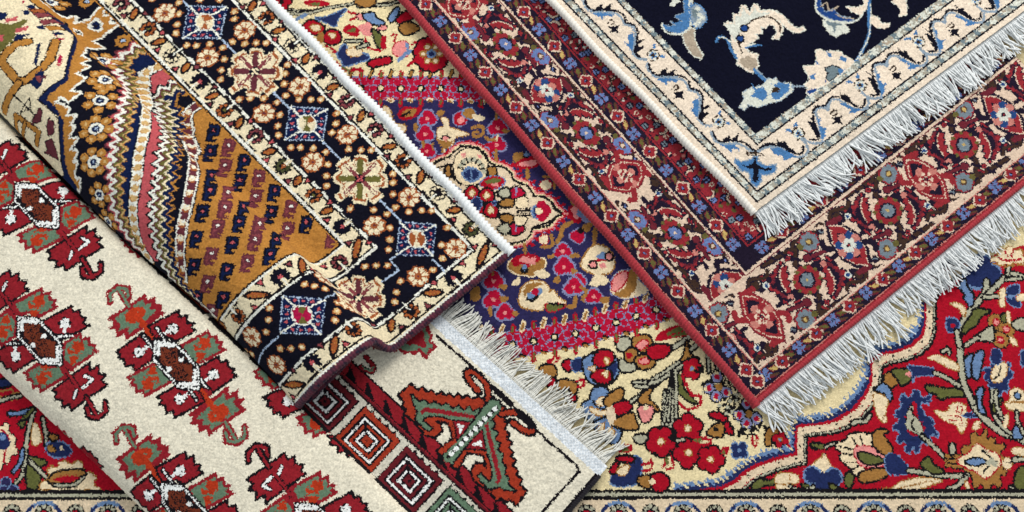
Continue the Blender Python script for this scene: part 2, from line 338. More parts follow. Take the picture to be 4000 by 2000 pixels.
    for x, y in ((568, 605), (650, 660), (605, 740)): L.D('BK', [(x, y)], .0108); L.D('BT', [(x, y)], .0094); L.D('BR', [(x, y)], .0050); L.D('BP', [(x, y)], .0026)
    bl('BS', [(410, 730), (470, 680), (540, 640), (550, 700), (540, 745)]); bl('BS', [(700, 610), (784, 580), (800, 660), (720, 650)]); bl('BO', [(610, 570), (640, 540), (640, 600)]); bl('BW', [(650, 530), (670, 530), (680, 600), (660, 600)], 'BT', .001); bl('BW', [(680, 720), (720, 740), (735, 784), (690, 770)], 'BT', .001); L.S('BS', [(340, 784), (430, 720)], .0034, out='BK')
    # blue comb leaf and flower right of the stem
    T(3500, 1150)
    toothed([(550, 470), (590, 440), (640, 430), (680, 430), (700, 480), (680, 560), (640, 600), (590, 560), (560, 520)], 'BM', 'BL'); bl('BW', [(590, 470), (630, 420), (680, 430), (670, 500), (620, 540), (590, 520)], 'BT', .0012); L.S('BK', [(640, 440), (630, 490), (600, 520)], .0018); bl('BM', [(590, 340), (640, 345), (640, 420), (590, 420)], 'BL', .001); L.S('BS', [(610, 590), (620, 680), (650, 760)], .0030, out='BK'); bl('BL', [(480, 380), (530, 350), (520, 440), (500, 520), (470, 480)])
    toothed([(770, 370), (800, 330), (840, 360), (830, 450), (780, 430)], 'BM', 'BL')
    # ---- lower left spandrel
    L.tile(0, 1480, 520, 784.); L.cur = spl
    L.S('BS', [(200, 180), (170, 290), (150, 400), (140, 540), (90, 620)], .0036, out='BK'); L.S('BS', [(250, 230), (270, 330), (270, 380)], .0030, out='BK'); L.S('BL', [(55, 205), (120, 200), (190, 175)], .0036, out='BK'); L.S('BO', [(120, 260), (190, 180)], .0030, out='BK')
    bl('BO', [(110, 265), (140, 250), (130, 285)]); bl('BW', [(200, 260), (230, 300), (240, 370), (200, 390), (185, 340)], 'BT', .0012)
    toothed([(-40, 300), (30, 280), (70, 340), (90, 420), (50, 470), (10, 510), (-40, 520)], 'BW', 'BK'); L.S('BR', [(10, 300), (50, 350), (30, 430), (20, 490)], .0024); L.D('BM', [(5, 350), (20, 380)], .0075); L.D('BL', [(15, 345)], .0040)
    bl('BO', [(170, 460), (220, 470), (270, 490), (240, 510), (190, 500)]); bl('BO', [(160, 520), (200, 530), (235, 580), (220, 630), (190, 680), (160, 610)]); L.S('BS', [(170, 480), (230, 540), (285, 590)], .0030, out='BK'); L.S('BL', [(135, 420), (120, 490), (80, 545)], .0036, out='BK')
    for x, y in ((35, 610), (20, 660), (75, 655)): L.D('BL', [(x, y)], .0068); L.D('BN', [(x, y)], .0054)
    L.P('BM', [(270, 420), (300, 370), (370, 380), (420, 420), (400, 450), (320, 460)], True, 'BL', .0016); bl('BT', [(280, 410), (300, 390), (330, 420), (300, 430)], 'BK', .001); bl('BW', [(350, 400), (370, 395), (365, 430)], None); bl('BT', [(290, 330), (340, 340), (310, 360)])
    toothed([(270, 640), (300, 550), (360, 510), (450, 500), (520, 560), (560, 640), (480, 650), (400, 660)], 'BW', 'BT'); bl('BT', [(290, 600), (340, 550), (480, 540), (490, 580), (430, 620), (340, 620)]); bl('BR', [(310, 595), (400, 565), (470, 580), (400, 610)], None); L.S('BS', [(320, 625), (430, 625), (490, 580)], .0022, out='BK'); bl('BO', [(130, 675), (180, 655), (170, 690)])
    for a, b, c in (((-20, 120), (100, 100), 'BW'), ((-20, 95), (60, 80), 'BR')): L.S(c, [a, b], .0050, out='BT'); 
    L.S('BS', [(0, 130), (60, 110), (120, 100)], .0030, out='BK'); bl('BM', [(-20, 20), (50, 0), (70, 30), (0, 50)], 'BK')
    # ---- bottom border
    gd = L.part('guard_border')
    L.rect('BF', -.8, .8, -.4, ed[0])
    def rowline(c, y, w): L.line(c, [(-.8, y), (.8, y + .0015)], w)
    rowline('BK', ed[0] + .001, .0042); rowline('BS', ed[0] - .0032, .0036); rowline('BK', ed[0] - .0068, .0036)
    T(3500, 1500); q = L.to([(60, 760), (260, 760), (450, 750), (650, 755)]); st = (q[2][0] - q[0][0]) / 2; yc = ed[0] - .0235
    k0 = int((q[0][0] + .75) / st); 
    for k in range(-1, 40):
        x = q[0][0] + (k - k0) * st; odd = (k - k0) % 2
        L.part('guard_flower', gd)
        if odd:
            t = np.linspace(math.pi * .05, math.pi * .95, 9); arc = np.stack([x + .021 * np.cos(t), yc - .006 + .0185 * np.sin(t)], 1); L.line('BL', arc, .0044); L.line('BM', arc[:3], .0040); L.line('BM', arc[6:], .0040); 
        L.disc('BK', (x, yc), .0110)
        for b in L.ring((x, yc), .0078, 8): L.disc('BS', b, .0024)
        for b in L.ring((x, yc), .0088, 8): L.disc('BK', b, .0010)
        L.disc('BK', (x, yc), .0050); L.disc('BR', (x, yc), .0036)
    # ---- ivory field flowers (lower middle)
    L.cur = 0
    T(2150, 1400)
    bl('BT', [(40, 150), (80, 135), (150, 150), (160, 200), (120, 230), (60, 190)]); bl('BR', [(100, 235), (150, 225), (155, 250), (120, 270)]); bl('BS', [(75, 205), (105, 195), (110, 220)]); L.S('BR', [(160, 140), (200, 130), (210, 160), (170, 175)], .0030)
    bl('BR', [(75, 40), (110, 10), (140, 40), (110, 75)]); bl('BM', [(130, 20), (190, 0), (210, 60), (150, 80)], 'BL', .0016)
    bl('BL', [(200, 20), (250, -20), (330, -50), (400, 0), (415, 80), (370, 150), (300, 160), (230, 130)]); bl('BM', [(350, 0), (405, 20), (400, 100), (360, 120), (350, 60)], None); bl('BR', [(265, 10), (300, -40), (370, -40), (385, 10), (330, 50), (280, 40)]); bl('BR', [(250, 110), (300, 70), (360, 80), (370, 130), (310, 150)]); bl('BW', [(330, 0), (360, 5), (345, 40)], 'BT', .0012); bl('BW', [(315, 90), (350, 80), (345, 115)], 'BT', .0012); bl('BF', [(230, 60), (270, 50), (270, 80)], 'BT', .0010)
    # big blue lily
    bl('BL', [(200, 280), (240, 255), (265, 190), (330, 180), (360, 215), (340, 260), (350, 310), (330, 370), (270, 390), (215, 350)]); bl('BW', [(285, 260), (320, 235), (330, 280), (300, 290)], 'BT', .0014); bl('BW', [(245, 300), (300, 320), (350, 330), (310, 350), (255, 330)], 'BT', .0014); L.S('BK', [(260, 260), (290, 300), (345, 310)], .0022)
    bl('BL', [(270, 400), (330, 370), (380, 380), (430, 450), (400, 520), (340, 500), (290, 450)]); bl('BW', [(290, 430), (330, 400), (310, 460)], 'BT', .0014); bl('BW', [(350, 430), (390, 440), (380, 490), (350, 480)], 'BT', .0014)
    bl('BT', [(330, 265), (370, 215), (435, 185), (440, 240), (390, 270), (360, 300)]); bl('BR', [(385, 290), (440, 265), (495, 280), (480, 320), (420, 345), (395, 330)]); bl('BT', [(380, 400), (430, 360), (500, 340), (520, 380), (530, 430), (450, 430)]); bl('BF', [(345, 310), (380, 295), (400, 360), (370, 410), (345, 360)], None)
    L.S('BS', [(495, 265), (560, 220), (640, 160), (720, 100), (800, 60)], .0030, out='BK'); L.S('BS', [(510, 150), (590, 145), (660, 150)], .0028, out='BK'); L.S('BS', [(520, 170), (600, 170), (680, 120), (784, 40)], .0030, out='BK')
    bl('BT', [(540, 260), (590, 200), (620, 190), (600, 240), (640, 290), (660, 320), (610, 300)]); bl('BP', [(540, 310), (580, 290), (630, 310), (610, 370), (570, 390)]); L.D('BW', [(585, 300)], .0030)
    for k in range(4): L.S('BS', [(700 + k * 22, 200), (690 + k * 24, 330), (690 + k * 22, 450)], .0024, out='BK', ow=.0018)
    flow(680, 510, 82, 5, 'BR', a0=-.3); bl('BS', [(515, 480), (580, 470), (600, 500), (540, 520)]); 
    L.P('BR', [(410, 520), (450, 530), (500, 530), (490, 570), (420, 575)], True); bl('BO', [(425, 545), (470, 540), (480, 565), (440, 570)], None)
    bl('BM', [(370, 740), (400, 700), (470, 690), (480, 620), (530, 600), (560, 640), (550, 710), (540, 760), (440, 784), (380, 770)], 'BL', .0018); bl('BR', [(410, 610), (450, 600), (500, 605), (500, 630), (420, 625)]); bl('BR', [(365, 690), (395, 640), (410, 660), (390, 700)]); bl('BW', [(410, 690), (450, 660), (480, 660), (460, 710), (420, 710)], 'BT', .0014)
    L.S('BR', [(565, 650), (610, 640), (620, 615)], .0032); L.S('BR', [(565, 690), (615, 680), (625, 640)], .0032); L.S('BR', [(700, 580), (705, 640), (690, 660)], .0034); L.S('BO', [(712, 590), (715, 640)], .0040); L.S('BR', [(740, 600), (755, 660), (715, 680)], .0030)
    bl('BT', [(540, 735), (600, 720), (640, 730), (620, 765), (600, 790), (550, 770)]); bl('BR', [(625, 720), (680, 705), (720, 740), (720, 790), (670, 815), (630, 790)]); L.D('BW', [(625, 755)], .0034)
    T(2550, 1300)
    L.S('BS', [(90, 110), (160, 70), (230, 20)], .0042, out='BK'); L.S('BS', [(240, 100), (290, 50)], .0040, out='BK'); bl('BR', [(-10, 130), (40, 75), (105, 85), (90, 120), (20, 165)]); leafs('BR', [(15, 40), (100, 0), (200, -20), (230, 10), (120, 35), (30, 50)]); leafs('BO', [(110, 20), (200, -10), (220, 5), (150, 22)])
    bl('BT', [(195, 130), (210, 50), (225, 130), (280, 160), (220, 150), (165, 185)]); flow(240, 220, 62, 5, 'BR', 'BL', 1.2); 
    L.S('BS', [(170, 200), (110, 240), (40, 290), (-20, 310)], .0034, out='BK'); L.S('BS', [(160, 180), (60, 250), (0, 280)], .0026, out='BK')
    bl('BO', [(150, 260), (175, 280), (190, 350), (270, 430), (200, 400), (150, 340)]); L.S('BR', [(180, 265), (210, 330), (240, 380), (290, 390), (295, 440)], .0034); L.S('BR', [(130, 400), (180, 450), (220, 470), (280, 450)], .0034)
    for k in range(4): L.S('BS', [(125 + k * 4, 230), (100 + k * 14, 360), (70 + k * 24, 540)], .0026, out='BK', ow=.0020)
    flow(215, 585, 84, 5, 'BR', a0=-.3); flow(50, 665, 86, 5, 'BR', a0=.2); flow(220, 735, 88, 5, 'BR', a0=.5); flow(355, 775, 78, 5, 'BR', a0=.1)
    L.S('BK', [(110, 640), (150, 670)], .006); L.S('BS', [(150, 660), (190, 655)], .0026, out='BK')
    L.P('BR', [(255, 645), (310, 635), (360, 650), (355, 690), (270, 695)], True); L.P('BI', [(290, 665), (345, 660), (345, 675), (290, 680)], True); L.P('BO', [(255, 655), (300, 648), (300, 668), (260, 670)], True)
    bl('BR', [(415, 730), (440, 695), (470, 705), (450, 750)], None); bl('BO', [(415, 740), (435, 715), (445, 740)], None); flow(530, 720, 52, 4, 'BM', None, .7, 'BL'); L.S('BR', [(615, 625), (610, 680), (635, 690), (640, 625)], .0028)
    bl('BR', [(350, 495), (430, 500), (470, 560), (490, 620), (450, 600), (430, 540), (370, 520)]); bl('BT', [(340, 620), (360, 580), (420, 555), (435, 600), (410, 635)]); L.D('BK', [(385, 590)], .003)
    # black and white lace plant
    rg = random.Random(8)
    for k in range(120):
        t = rg.random(); x = 330 + 300 * t + rg.uniform(-70, 70); y = 260 + 330 * t + rg.uniform(-90, 90); a = rg.uniform(0, 6.28); l = rg.uniform(14, 34)
        L.S('BK', [(x, y), (x + l * math.cos(a), y + l * math.sin(a))], .0036, False)
    for k in range(70):
        t = rg.random(); x = 330 + 300 * t + rg.uniform(-60, 60); y = 270 + 320 * t + rg.uniform(-80, 80); L.D('BS' if k % 2 else 'BI', [(x, y)], .0022)
    for x, y in ((405, 335), (590, 498)):
        for dx, dy in ((-60, 5), (45, 28), (-12, -65), (-15, 55)): L.D('BK', [(x + dx, y + dy)], .0078); L.D('BG', [(x + dx, y + dy)], .0062); L.D('BI', [(x + dx * 1.25, y + dy * 1.25)], .0032); L.D('BC', [(x + dx, y + dy)], .0034)
        L.D('BT', [(x, y)], .0042)
    L.S('BS', [(335, 110), (340, 180), (345, 240)], .0026, out='BK'); L.S('BS', [(380, 160), (400, 220)], .0024, out='BK')
    T(2700, 1500); bl('BT', [(460, 300), (490, 270), (550, 280), (540, 310), (490, 330), (490, 370), (460, 370)]); flow(545, 340, 46, 4, 'BR', 'BL', .3); L.S('BR', [(590, 350), (600, 390)], .0028)
    T(2200, 950)
    bl('BS', [(330, 590), (390, 580), (430, 620), (400, 660), (340, 650)]); bl('BS', [(350, 720), (420, 720), (440, 770), (360, 784)]); bl('BT', [(425, 600), (450, 570), (520, 570), (540, 610), (510, 660), (440, 650)]); bl('BP', [(450, 630), (490, 595), (520, 610), (480, 650)], 'BR', .0016); bl('BT', [(380, 680), (410, 645), (450, 660), (440, 720), (390, 720)]); L.D('BR', [(405, 688)], .0040); bl('BT', [(440, 720), (480, 690), (550, 700), (550, 750), (480, 770)]); bl('BP', [(465, 720), (500, 705), (525, 725), (485, 740)], 'BR', .0016); bl('BR', [(520, 650), (560, 625), (650, 630), (640, 680), (570, 710), (525, 690)])
    leafs('BR', [(560, 590), (600, 540), (700, 500), (770, 490), (760, 520), (680, 560), (600, 580)]); leafs('BO', [(630, 560), (680, 520), (760, 505), (740, 530), (680, 555)])
    T(1800, 1000); L.P('BR', [(520, 650), (560, 620), (610, 615), (590, 650), (540, 680)], True); L.P('BI', [(550, 650), (590, 628), (570, 655)], True); bl('BT', [(480, 700), (510, 670), (570, 680), (580, 730), (540, 760), (500, 740)]); bl('BR', [(530, 770), (570, 750), (575, 784), (540, 800)])
    # ---- medallion: navy ground with crimson flower band
    md = L.part('medallion')
    T(2200, 950)
    lower = [(-700, 640), (-560, 645), (-440, 640), (-300, 620), (-180, 600), (-80, 580), (20, 565), (130, 545), (250, 500), (370, 475), (490, 435), (610, 395), (740, 330)]
    T(1500, 350)
    upper_px = [(2400, 470), (2100, 345), (1750, 330), (1500, 335), (1380, 340), (1200, 340)]
    T(2200, 950); lo = L.to(lower); L.full(); up = L.to(upper_px)
    L.fill('BN', np.concatenate([lo, up])); 
    bandp = L.part('flower_band', md)
    def band(p, sgn):
        L.line('BG', p, .0330); L.line('BC', p, .0305)
        s = np.concatenate([[0], np.cumsum(np.hypot(*np.diff(p, axis=0).T))]); n = int(s[-1] / .0258)
        for k in range(n + 1):
            t = k * .0258; q = np.array([np.interp(t, s, p[:, 0]), np.interp(t, s, p[:, 1])])
            for a in range(6):
                c = q + .0098 * np.array([math.cos(a * 1.047), math.sin(a * 1.047)]); L.disc('BG', c, .0054); L.disc('BC', c, .0045)
            L.disc('BK', q, .0052); L.disc('BI', q, .0028)
            m = np.array([np.interp(t + .0129, s, p[:, 0]), np.interp(t + .0129, s, p[:, 1])])
            for d_ in (-1, 1):
                i = m + np.array([0, .0205 * d_]); L.line('BK' if d_ == sgn else 'BW', [i + (-.002, -.005 * d_), i + (.001, .004)], .0058); L.line('BT', [i + (-.002, -.004 * d_), i + (.001, .003)], .0032)
                i = q + np.array([0, .0185 * d_]); L.line('BR', [i + (0, -.004), i + (0, .004)], .0060); L.line('BO', [i + (0, -.002), i + (0, .003)], .0026)
    band(lo, -1); L.full(); L.part('flower_band', md); band(L.to([(1330, 345), (1455, 345), (1543, 345), (1623, 345), (1700, 345), (1780, 347), (1900, 350)]), 1)
    # medallion flowers
    L.cur = md
    def triple(x, y, s=1.0):
        for dx, dy in ((-22, 12), (24, 8), (2, -20)): L.D('BG', [(x + dx * s, y + dy * s)], .0088 * s)
        for dx, dy in ((-22, 12), (24, 8), (2, -20)): L.D('BC', [(x + dx * s, y + dy * s)], .0066 * s)
        L.D('BP', [(x, y + 4)], .0024)
    T(1500, 350)
    bl('BR', [(80, 160), (120, 105), (180, 110), (235, 105), (200, 160), (130, 190)], None); bl('BT', [(105, 160), (140, 120), (200, 120), (170, 160)], None); L.S('BK', [(110, 160), (160, 135)], .0030)
    for x, y, s in ((265, 175, 1), (250, 270, 1), (260, 375, .95), (695, 230, 1.05), (690, 335, 1)): triple(x, y, s)
    for pts in ([(320, 140), (345, 125), (375, 135), (340, 165)], [(180, 210), (205, 210), (200, 260), (180, 240)], [(290, 340), (305, 320), (300, 370)], [(725, 240), (770, 250), (740, 270)]): bl('BT', pts, None)
    bl('BW', [(350, 175), (390, 180), (400, 230), (430, 240), (520, 275), (440, 290), (420, 340), (380, 355), (330, 310), (330, 240), (370, 225)], 'BT', .0012); bl('BT', [(325, 310), (420, 320), (385, 355)], None); L.P('BK', [(355, 280), (390, 275), (410, 300), (350, 305)]); L.D('BP', [(378, 298)], .0036); L.S('BT', [(365, 360), (365, 420)], .0050); L.S('BW', [(370, 365), (368, 400)], .0020)
    bl('BR', [(430, 160), (480, 135), (510, 180), (480, 220), (435, 210)], 'BG', .0014); bl('BP', [(450, 180), (490, 160), (490, 200), (455, 205)], None); bl('BT', [(480, 140), (520, 110), (560, 140), (540, 180), (500, 170)], 'BL', .0012); bl('BW', [(545, 150), (620, 170), (590, 195), (550, 180)], None); L.S('BT', [(620, 290), (650, 310), (690, 300)], .0040)
    L.S('BT', [(540, 235), (600, 225), (605, 270), (560, 290), (545, 265), (575, 258)], .0042); bl('BW', [(0, 100), (40, 130), (60, 200), (130, 220), (120, 260), (60, 240), (0, 160)], 'BT', .0014); L.S('BT', [(690, 180), (690, 150)], .0040); L.S('BT', [(240, 320), (240, 345)], .0036); L.S('BW', [(695, 280), (690, 310)], .0026); L.S('BT', [(685, 370), (690, 430)], .0040)
    # ivory cartouche with crimson edge
    ct = L.part('cartouche', md); L.full()
    half = [(1690, 640), (1720, 625), (1752, 615), (1775, 590), (1800, 572), (1832, 570), (1870, 580), (1895, 600), (1908, 632), (1935, 645), (1972, 655), (2000, 680), (2003, 700), (2025, 712), (2055, 722), (2078, 748), (2088, 765), (2120, 768), (2150, 785), (2170, 815), (2195, 833), (2170, 850)]
    low = [(2150, 878), (2110, 890), (2080, 892), (2070, 920), (2050, 940), (2020, 948), (1985, 952), (1960, 965), (1930, 990), (1880, 1010), (1800, 1010), (1700, 980), (1640, 900), (1620, 780), (1650, 680)]
    c = L.to(half + low); cc = np.concatenate([c, c[:1]])
    L.line('BG', cc, .0155); L.line('BR', cc, .0140); 
    for k, q in enumerate(c[:-10]): L.line('BR', [q, q + np.array([.011, .005 if k < 20 else -.006])], .0034)
    L.line('BP', cc, .0100); L.line('BI', cc, .0060); L.fill('BF', c); L.line('BK', cc, .0030)
    T(1500, 350)
    L.S('BK', [(330, 480), (400, 460), (430, 480), (430, 540), (480, 580), (580, 580), (640, 530), (630, 470), (640, 440)], .0030); bl('BW', [(430, 490), (440, 410), (500, 365), (570, 375), (630, 440), (620, 530), (540, 590), (460, 560)], 'BK', .0016)
    bl('BL', [(470, 510), (500, 480), (530, 470), (590, 500), (600, 530), (540, 570), (490, 545)], None); bl('BM', [(490, 510), (535, 485), (580, 510), (570, 540), (530, 560), (500, 540)], None); L.S('BL', [(533, 490), (535, 555)], .0018)
    for a in range(7): L.S('BK', [(535 + 55 * math.cos(3.5 + a * .42), 500 + 55 * math.sin(3.5 + a * .42)), (535 + 85 * math.cos(3.5 + a * .42), 505 + 85 * math.sin(3.5 + a * .42))], .0026, False); L.D('BS', [(535 + 78 * math.cos(3.7 + a * .42), 505 + 78 * math.sin(3.7 + a * .42))], .0028)
    bl('BP', [(470, 400), (500, 390), (500, 410)], None); bl('BP', [(570, 390), (600, 410), (580, 420)], None); bl('BT', [(380, 480), (400, 470), (405, 530), (380, 520)]); bl('BT', [(640, 480), (680, 480), (680, 520), (650, 525)])
    bl('BR', [(590, 580), (630, 540), (700, 530), (740, 560), (700, 600), (640, 605)], 'BL', .0014); bl('BO', [(620, 570), (660, 545), (720, 550), (680, 575)], None); bl('BP', [(650, 585), (690, 570), (700, 590)], None); bl('BL', [(390, 560), (430, 580), (480, 620), (430, 610)], None)
    for a, (x, y) in enumerate(((535, 635), (625, 650), (650, 740), (560, 720))): bl('BR', [(x - 40, y), (x, y - 45), (x + 45, y - 10), (x + 30, y + 40), (x - 20, y + 30)]); bl('BW', [(x - 15, y), (x + 5, y - 22), (x + 22, y), (x, y + 18)], 'BT', .0012)
    bl('BM', [(540, 680), (570, 660), (600, 700), (570, 740), (535, 720)], 'BL', .0012); bl('BM', [(660, 690), (690, 680), (680, 710)], 'BL', .001); bl('BS', [(700, 640), (740, 610), (780, 640), (740, 660)]); bl('BT', [(700, 700), (740, 680), (784, 690), (770, 715)])
    T(1850, 600)
    for y0, sg in ((250, 1), (470, 1)):
        bl('BC', [(225, y0 - 20), (265, y0 - 45), (310, y0 - 10), (280, y0 + 15), (240, y0 + 25)]); L.S('BG', [(262, y0 - 40), (258, y0 + 5)], .0020); bl('BS', [(150, y0 - 10), (200, y0 - 40), (220, y0), (190, y0 + 20)])
    bl('BT', [(165, 320), (190, 280), (240, 285), (235, 320)]); bl('BT', [(165, 380), (235, 380), (230, 420), (180, 410)]); bl('BW', [(255, 300), (290, 265), (330, 280), (320, 330), (270, 330)], 'BK', .0014); bl('BW', [(250, 390), (320, 390), (310, 430), (270, 440)], 'BK', .0014)
    for k in range(4): L.S('BK', [(265, 335 + k * 14), (345, 338 + k * 13)], .0020, False)
    L.P('BL', [(350, 350), (375, 310), (400, 320), (410, 360), (390, 400), (370, 395)], True); bl('BM', [(365, 340), (395, 330), (395, 380), (375, 385)], None); L.P('BK', [(395, 330), (430, 295), (480, 355), (430, 400), (400, 395)], True); L.D('BC', [(418, 318), (445, 352), (418, 385)], .0066); L.D('BW', [(400, 352)], .0045)
    L.S('BK', [(365, 260), (440, 265), (490, 310), (500, 345), (545, 368), (500, 390), (460, 420), (370, 450)], .0028); L.S('BR', [(560, 368), (640, 365)], .0070); L.S('BP', [(560, 368), (640, 365)], .0030)
    L.cur = md
    # flowers right of and below the cartouche
    L.D('BR', [(620, 350), (640, 335), (630, 385)], .0085); L.D('BP', [(620, 345), (632, 380)], .0045); L.D('BL', [(655, 365)], .0050); L.D('BG', [(690, 390)], .0070)
    bl('BT', [(240, 40), (250, 0), (300, -10), (320, 30), (280, 60)], None); bl('BR', [(245, 70), (300, 30), (390, 20), (400, 70), (330, 95), (270, 90)], None); bl('BP', [(270, 65), (320, 45), (380, 40), (375, 70), (320, 80)], None); L.D('BK', [(320, 10)], .0040); L.D('BL', [(322, 5)], .0026); L.S('BT', [(330, 95), (330, 150)], .0040)
    bl('BW', [(410, 180), (450, 160), (480, 190), (450, 220), (415, 210)], 'BR', .0012); L.S('BT', [(430, 140), (490, 150), (495, 210)], .0042); L.S('BT', [(550, 220), (590, 270), (620, 310)], .0050); L.S('BT', [(130, 0), (140, 40)], .0040)
    bl('BW', [(400, 520), (430, 495), (455, 510), (450, 550), (415, 550)], 'BR', .0012); L.S('BT', [(420, 570), (480, 565), (475, 500)], .0042); L.S('BT', [(600, 420), (550, 450), (530, 510), (510, 540)], .0055); bl('BC', [(590, 500), (620, 470), (660, 460), (680, 510), (650, 550), (610, 530)], 'BG', .0014); bl('BT', [(660, 460), (700, 420), (730, 430), (700, 480)], None); L.D('BK', [(655, 470)], .0040)
    triple(545, 595, .9); triple(555, 690, 1.1); triple(110, 770, 1); triple(640, 780, .9)
    for pts in ([(450, 630), (490, 615), (500, 635), (460, 645)], [(590, 620), (630, 610), (650, 630), (600, 640)], [(600, 700), (640, 720), (610, 740)], [(490, 770), (520, 750), (530, 784)]): bl('BT', pts, None)
    bl('BT', [(210, 690), (250, 640), (300, 640), (340, 690), (420, 640), (440, 680), (400, 720), (360, 750), (300, 740), (250, 730)], 'BW', .0018); bl('BR', [(230, 650), (290, 615), (380, 620), (410, 650), (340, 690), (320, 720), (300, 680), (250, 690)], None); bl('BP', [(280, 660), (300, 630), (350, 640), (380, 630), (370, 680), (320, 670)], None); L.D('BK', [(310, 710)], .0050); L.D('BL', [(312, 695)], .0034); bl('BW', [(370, 730), (420, 710), (470, 745), (420, 765)], None); L.S('BT', [(310, 560), (320, 610)], .0040)
    L.S('BT', [(745, 460), (740, 560)], .0055); bl('BW', [(660, 680), (700, 600), (760, 560), (830, 590), (860, 660), (840, 720), (780, 740), (700, 720)], 'BT', .0020); bl('BL', [(750, 630), (800, 600), (830, 630), (790, 650)], None); L.S('BR', [(740, 660), (790, 650), (820, 655)], .0030); L.D('BK', [(730, 680), (830, 630)], .0062); L.D('BP', [(730, 680), (830, 630), (790, 685)], .0038)
    T(1800, 1000)
    triple(200, 150, 1.1); triple(200, 265, 1.1); triple(270, 345, 1.0); triple(690, 190, 1.05)
    for pts in ([(80, 200), (110, 195), (115, 260), (70, 275), (60, 230)], [(230, 185), (280, 180), (270, 205)], [(240, 250), (290, 255), (260, 285)], [(320, 340), (350, 350), (330, 370)], [(170, 320), (190, 320), (185, 375)], [(570, 150), (600, 120), (600, 160)], [(740, 180), (775, 210), (740, 220)], [(740, 250), (784, 270), (750, 280)]): bl('BT', pts, 'BT', .0008)
    L.S('BT', [(200, 60), (195, 110)], .0040); L.S('BT', [(700, 250), (690, 310), (660, 310)], .0045); bl('BW', [(310, 175), (350, 130), (365, 140), (355, 175)], None)
    bl('BW', [(360, 250), (380, 190), (430, 155), (500, 160), (540, 200), (540, 230), (570, 210), (600, 260), (640, 280), (620, 300), (520, 290), (490, 330), (400, 320), (365, 300)], 'BT', .0018); bl('BT', [(390, 190), (440, 160), (500, 170), (440, 200), (390, 250)], None); L.S('BK', [(410, 265), (440, 270), (490, 220)], .0040); L.D('BL', [(480, 215), (430, 240)], .0044); L.D('BC', [(455, 220)], .0044); bl('BO', [(530, 295), (640, 300), (600, 325), (540, 340)], 'BR', .0018); L.S('BK', [(540, 290), (630, 298)], .0030)
    T(2200, 950)
    bl('BW', [(290, 300), (300, 220), (350, 170), (400, 165), (470, 180), (460, 220), (510, 270), (500, 310), (380, 340), (320, 320)], 'BG', .001); bl('BT', [(310, 310), (380, 270), (400, 170), (450, 170), (450, 240), (440, 290), (380, 335)], None); bl('BP', [(300, 280), (310, 220), (360, 180), (395, 185), (370, 250), (320, 290)], 'BR', .0018); triple(185, 325, .9); triple(65, 265, 1.0); bl('BT', [(230, 335), (285, 330), (270, 370), (225, 360)], None); L.S('BT', [(75, 330), (70, 385), (40, 385)], .0045); L.S('BT', [(110, 270), (140, 300), (120, 340)], .0045); bl('BW', [(165, 260), (200, 190), (270, 210), (270, 250)], None)
    # ---- ivory field flowers (top)
    L.cur = 0; T(1080, 0)
    # spray at the top
    for k in range(3): L.S('BS', [(60, 60 + k * 14), (200, 70 + k * 5), (330, 45), (480, 20)], .0024, out='BK', ow=.0016)
    leafs('BR', [(165, 10), (240, 0), (320, 15), (310, 35), (210, 40)]); leafs('BO', [(195, 25), (260, 15), (260, 38)]); L.S('BL', [(120, 120), (180, 90)], .0050); flow(30, 10, 60, 5, 'BR', None); 
    bl('BM', [(240, 110), (300, 105), (430, 50), (380, 110), (360, 160), (310, 140)], 'BL', .0016)
    bl('BR', [(165, 160), (210, 125), (270, 150), (290, 180), (240, 210), (190, 195)]); bl('BW', [(210, 160), (260, 155), (270, 180), (230, 190)], 'BT', .0014); bl('BR', [(290, 220), (330, 185), (385, 200), (385, 250), (340, 270), (300, 255)]); bl('BW', [(320, 205), (360, 210), (345, 235)], 'BT', .0014); bl('BT', [(250, 215), (285, 195), (285, 260), (250, 250)], None); L.S('BR', [(300, 280), (360, 310), (350, 320)], .0034)
    L.S('BR', [(440, 75), (490, 85), (480, 110), (450, 120)], .0034); bl('BP', [(490, 90), (530, 80), (530, 120), (500, 115)], 'BK', .0012); bl('BL', [(535, 90), (590, 80), (610, 110), (660, 140), (620, 150), (560, 130)]); bl('BP', [(500, 160), (570, 140), (590, 210), (540, 215)], None); bl('BR', [(405, 185), (440, 150), (500, 170), (500, 220), (440, 215)], None); bl('BO', [(430, 190), (480, 170), (480, 200)], None); bl('BO', [(590, 180), (620, 200), (650, 240), (630, 290), (600, 230)]); bl('BR', [(640, 230), (670, 220), (670, 300), (640, 290)], None); L.S('BR', [(545, 230), (560, 290), (640, 310)], .0034); bl('BP', [(620, 170), (670, 155), (670, 180), (630, 185)], 'BK', .001); bl('BL', [(690, 110), (730, 50), (750, 60), (710, 130)])
    for k in range(4): L.S('BS', [(500 + k * 30, 40 - k * 5), (620 + k * 20, 30), (760, 10 - k * 4)], .0022, out='BK', ow=.0016)
    bl('BT', [(480, 10), (520, -20), (600, -10), (590, 30), (530, 40)])
    bl('BM', [(375, 330), (420, 270), (440, 340), (540, 330), (560, 360), (500, 380), (420, 400), (400, 370)], 'BL', .0022); bl('BW', [(430, 310), (480, 290), (525, 310), (510, 340), (450, 340)], 'BT', .0014); L.S('BS', [(430, 250), (520, 250)], .0030, out='BK'); L.S('BS', [(500, 290), (560, 270)], .0030, out='BK')
    bl('BR', [(560, 385), (600, 365), (690, 350), (695, 380), (630, 400), (580, 405)]); bl('BP', [(710, 300), (740, 260), (800, 260), (800, 340), (730, 340)], 'BR', .0014); L.S('BR', [(700, 220), (730, 210), (720, 250)], .0032); L.S('BR', [(370, 380), (420, 430), (520, 420)], .0036); L.S('BO', [(400, 410), (440, 430)], .0036); L.S('BR', [(470, 420), (530, 435)], .0034)
    T(1550, 0)
